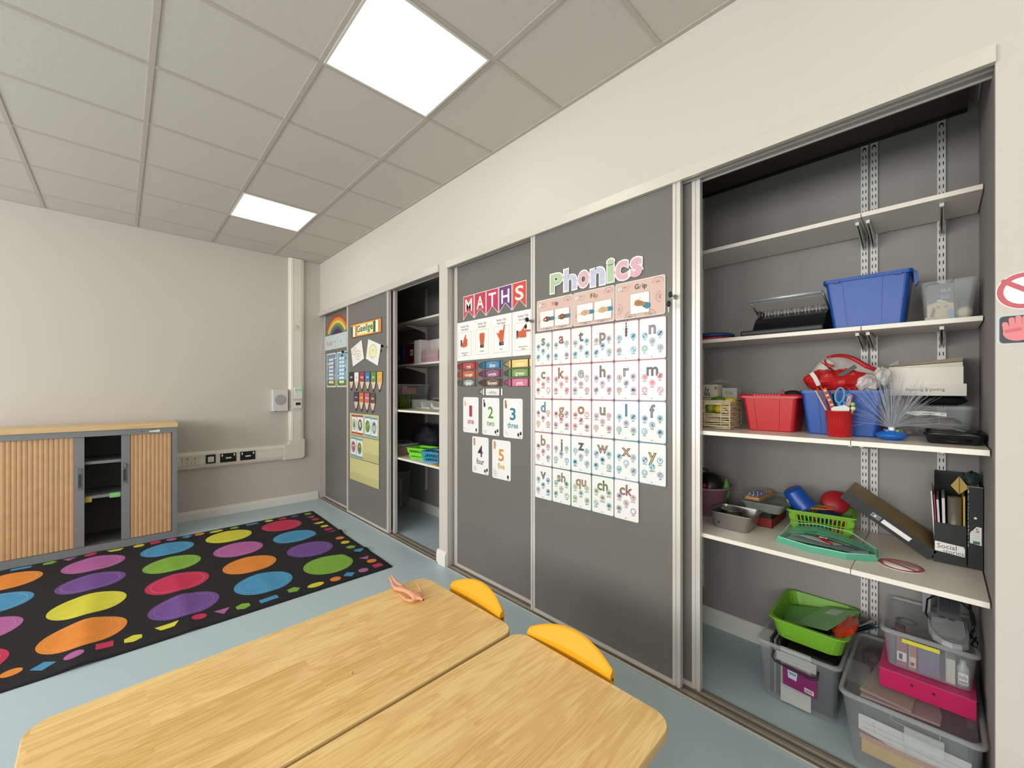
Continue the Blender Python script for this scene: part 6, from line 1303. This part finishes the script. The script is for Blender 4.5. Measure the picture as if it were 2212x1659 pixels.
t = cbox('storage_box', 'clear box of red things on the lowest shelf of the far cupboard', (1.50, 1.80), (.13, .33), (1.48, 1.82), (.115, .345), ZC+.0005, .845, r=.02); settle(t)
b = B(); b.box(1.52, 1.78, .145, .30, ZC+.004, .80, mat((150, 34, 28), .6, noise=.4, nscale=24), .01); solo('red_fabric', b, 'red and orange bundle in the low clear box of the far cupboard', 'fabric')
t = thing('plastic_basket', 'bright green plastic basket in the far cupboard', 'basket', (2.065, .245, ZC), .25); b = B(); slotted(b, .20, .15, .24, .185, .095, mat((120, 214, 50), .4), 8, ((.15, .28), (.60, .84))); b.build('basket', t)
t = thing('plastic_basket', 'blue plastic basket of pencils in the far cupboard', 'basket', (2.325, .235, ZC), .25); b = B(); slotted(b, .20, .15, .235, .18, .09, mat((52, 150, 200), .4), 8, ((.15, .40), (.50, .84))); b.build('basket', t)
random.seed(19)
for k in range(10):
    b = B(); x, y = 2.25+.016*k, .20+.05*random.random(); b.cyl((x, y, ZC+.01), (x+random.uniform(-.02, .02), y+.03, ZC+.095), .004, .004, mat(random.choice([(200, 60, 50), (240, 240, 240), (60, 120, 60), (220, 190, 60)]), .5), 6); solo('coloured_pencil', b, 'short coloured pencil standing in the blue basket', 'pencil', 'coloured pencils in the blue basket')
for k in range(3):
    b = B(); b.lathe([(.022, 0), (.028, 0), (.028, .004), (.022, .004), (.022, 0)], mat((214, 180, 60), .5), 20, M=Matrix.Translation((2.04+.035*k, .215, ZC+.035)) @ Matrix.Rotation(1.2, 4, 'X')); solo('yellow_ring', b, 'yellow ring in the bright green basket', 'ring', 'yellow rings in the green basket')
b = B(); b.box(2.42, 2.52, .10, .17, ZC, ZC+.004, mat((206, 176, 50), .6)); solo('yellow_card', b, 'yellow card lying at the front right of the far lower shelf', 'card')
b = B(); b.cyl((2.455, .185, ZC), (2.455, .185, ZC+.11), .020, .020, BLK, 18); solo('black_pot', b, 'small black pot at the right of the far lower shelf', 'pot')
t = cbox('storage_box', 'large clear box of boards on the floor of the far cupboard', (.72, 1.10), (.42, .655), (.70, 1.13), (.40, .66), .001, .42, r=.02); settle(t)
t2 = cbox('storage_box', 'big clear storage box standing on the floor of the far cupboard', (1.05, 1.395), (.30, .64), (1.03, 1.43), (.28, .655), .001, .50, r=.02) if 0 else None
for k, (y, z1, c, nm) in enumerate(((.445, .17, (196, 196, 200), 'white marbled board standing lowest at the front of the far floor box'), (.49, .28, (110, 40, 52), 'dark red board standing in the far floor box'), (.54, .33, (180, 182, 186), 'pale grey board standing at the back of the far floor box'))):
    b = B(); b.box(.74+.03*k, 1.085, y, y+.02, .008, z1, mat(c, .6, noise=.2, nscale=12), .001); solo('display_board', b, nm, 'board', 'boards in the far floor box')
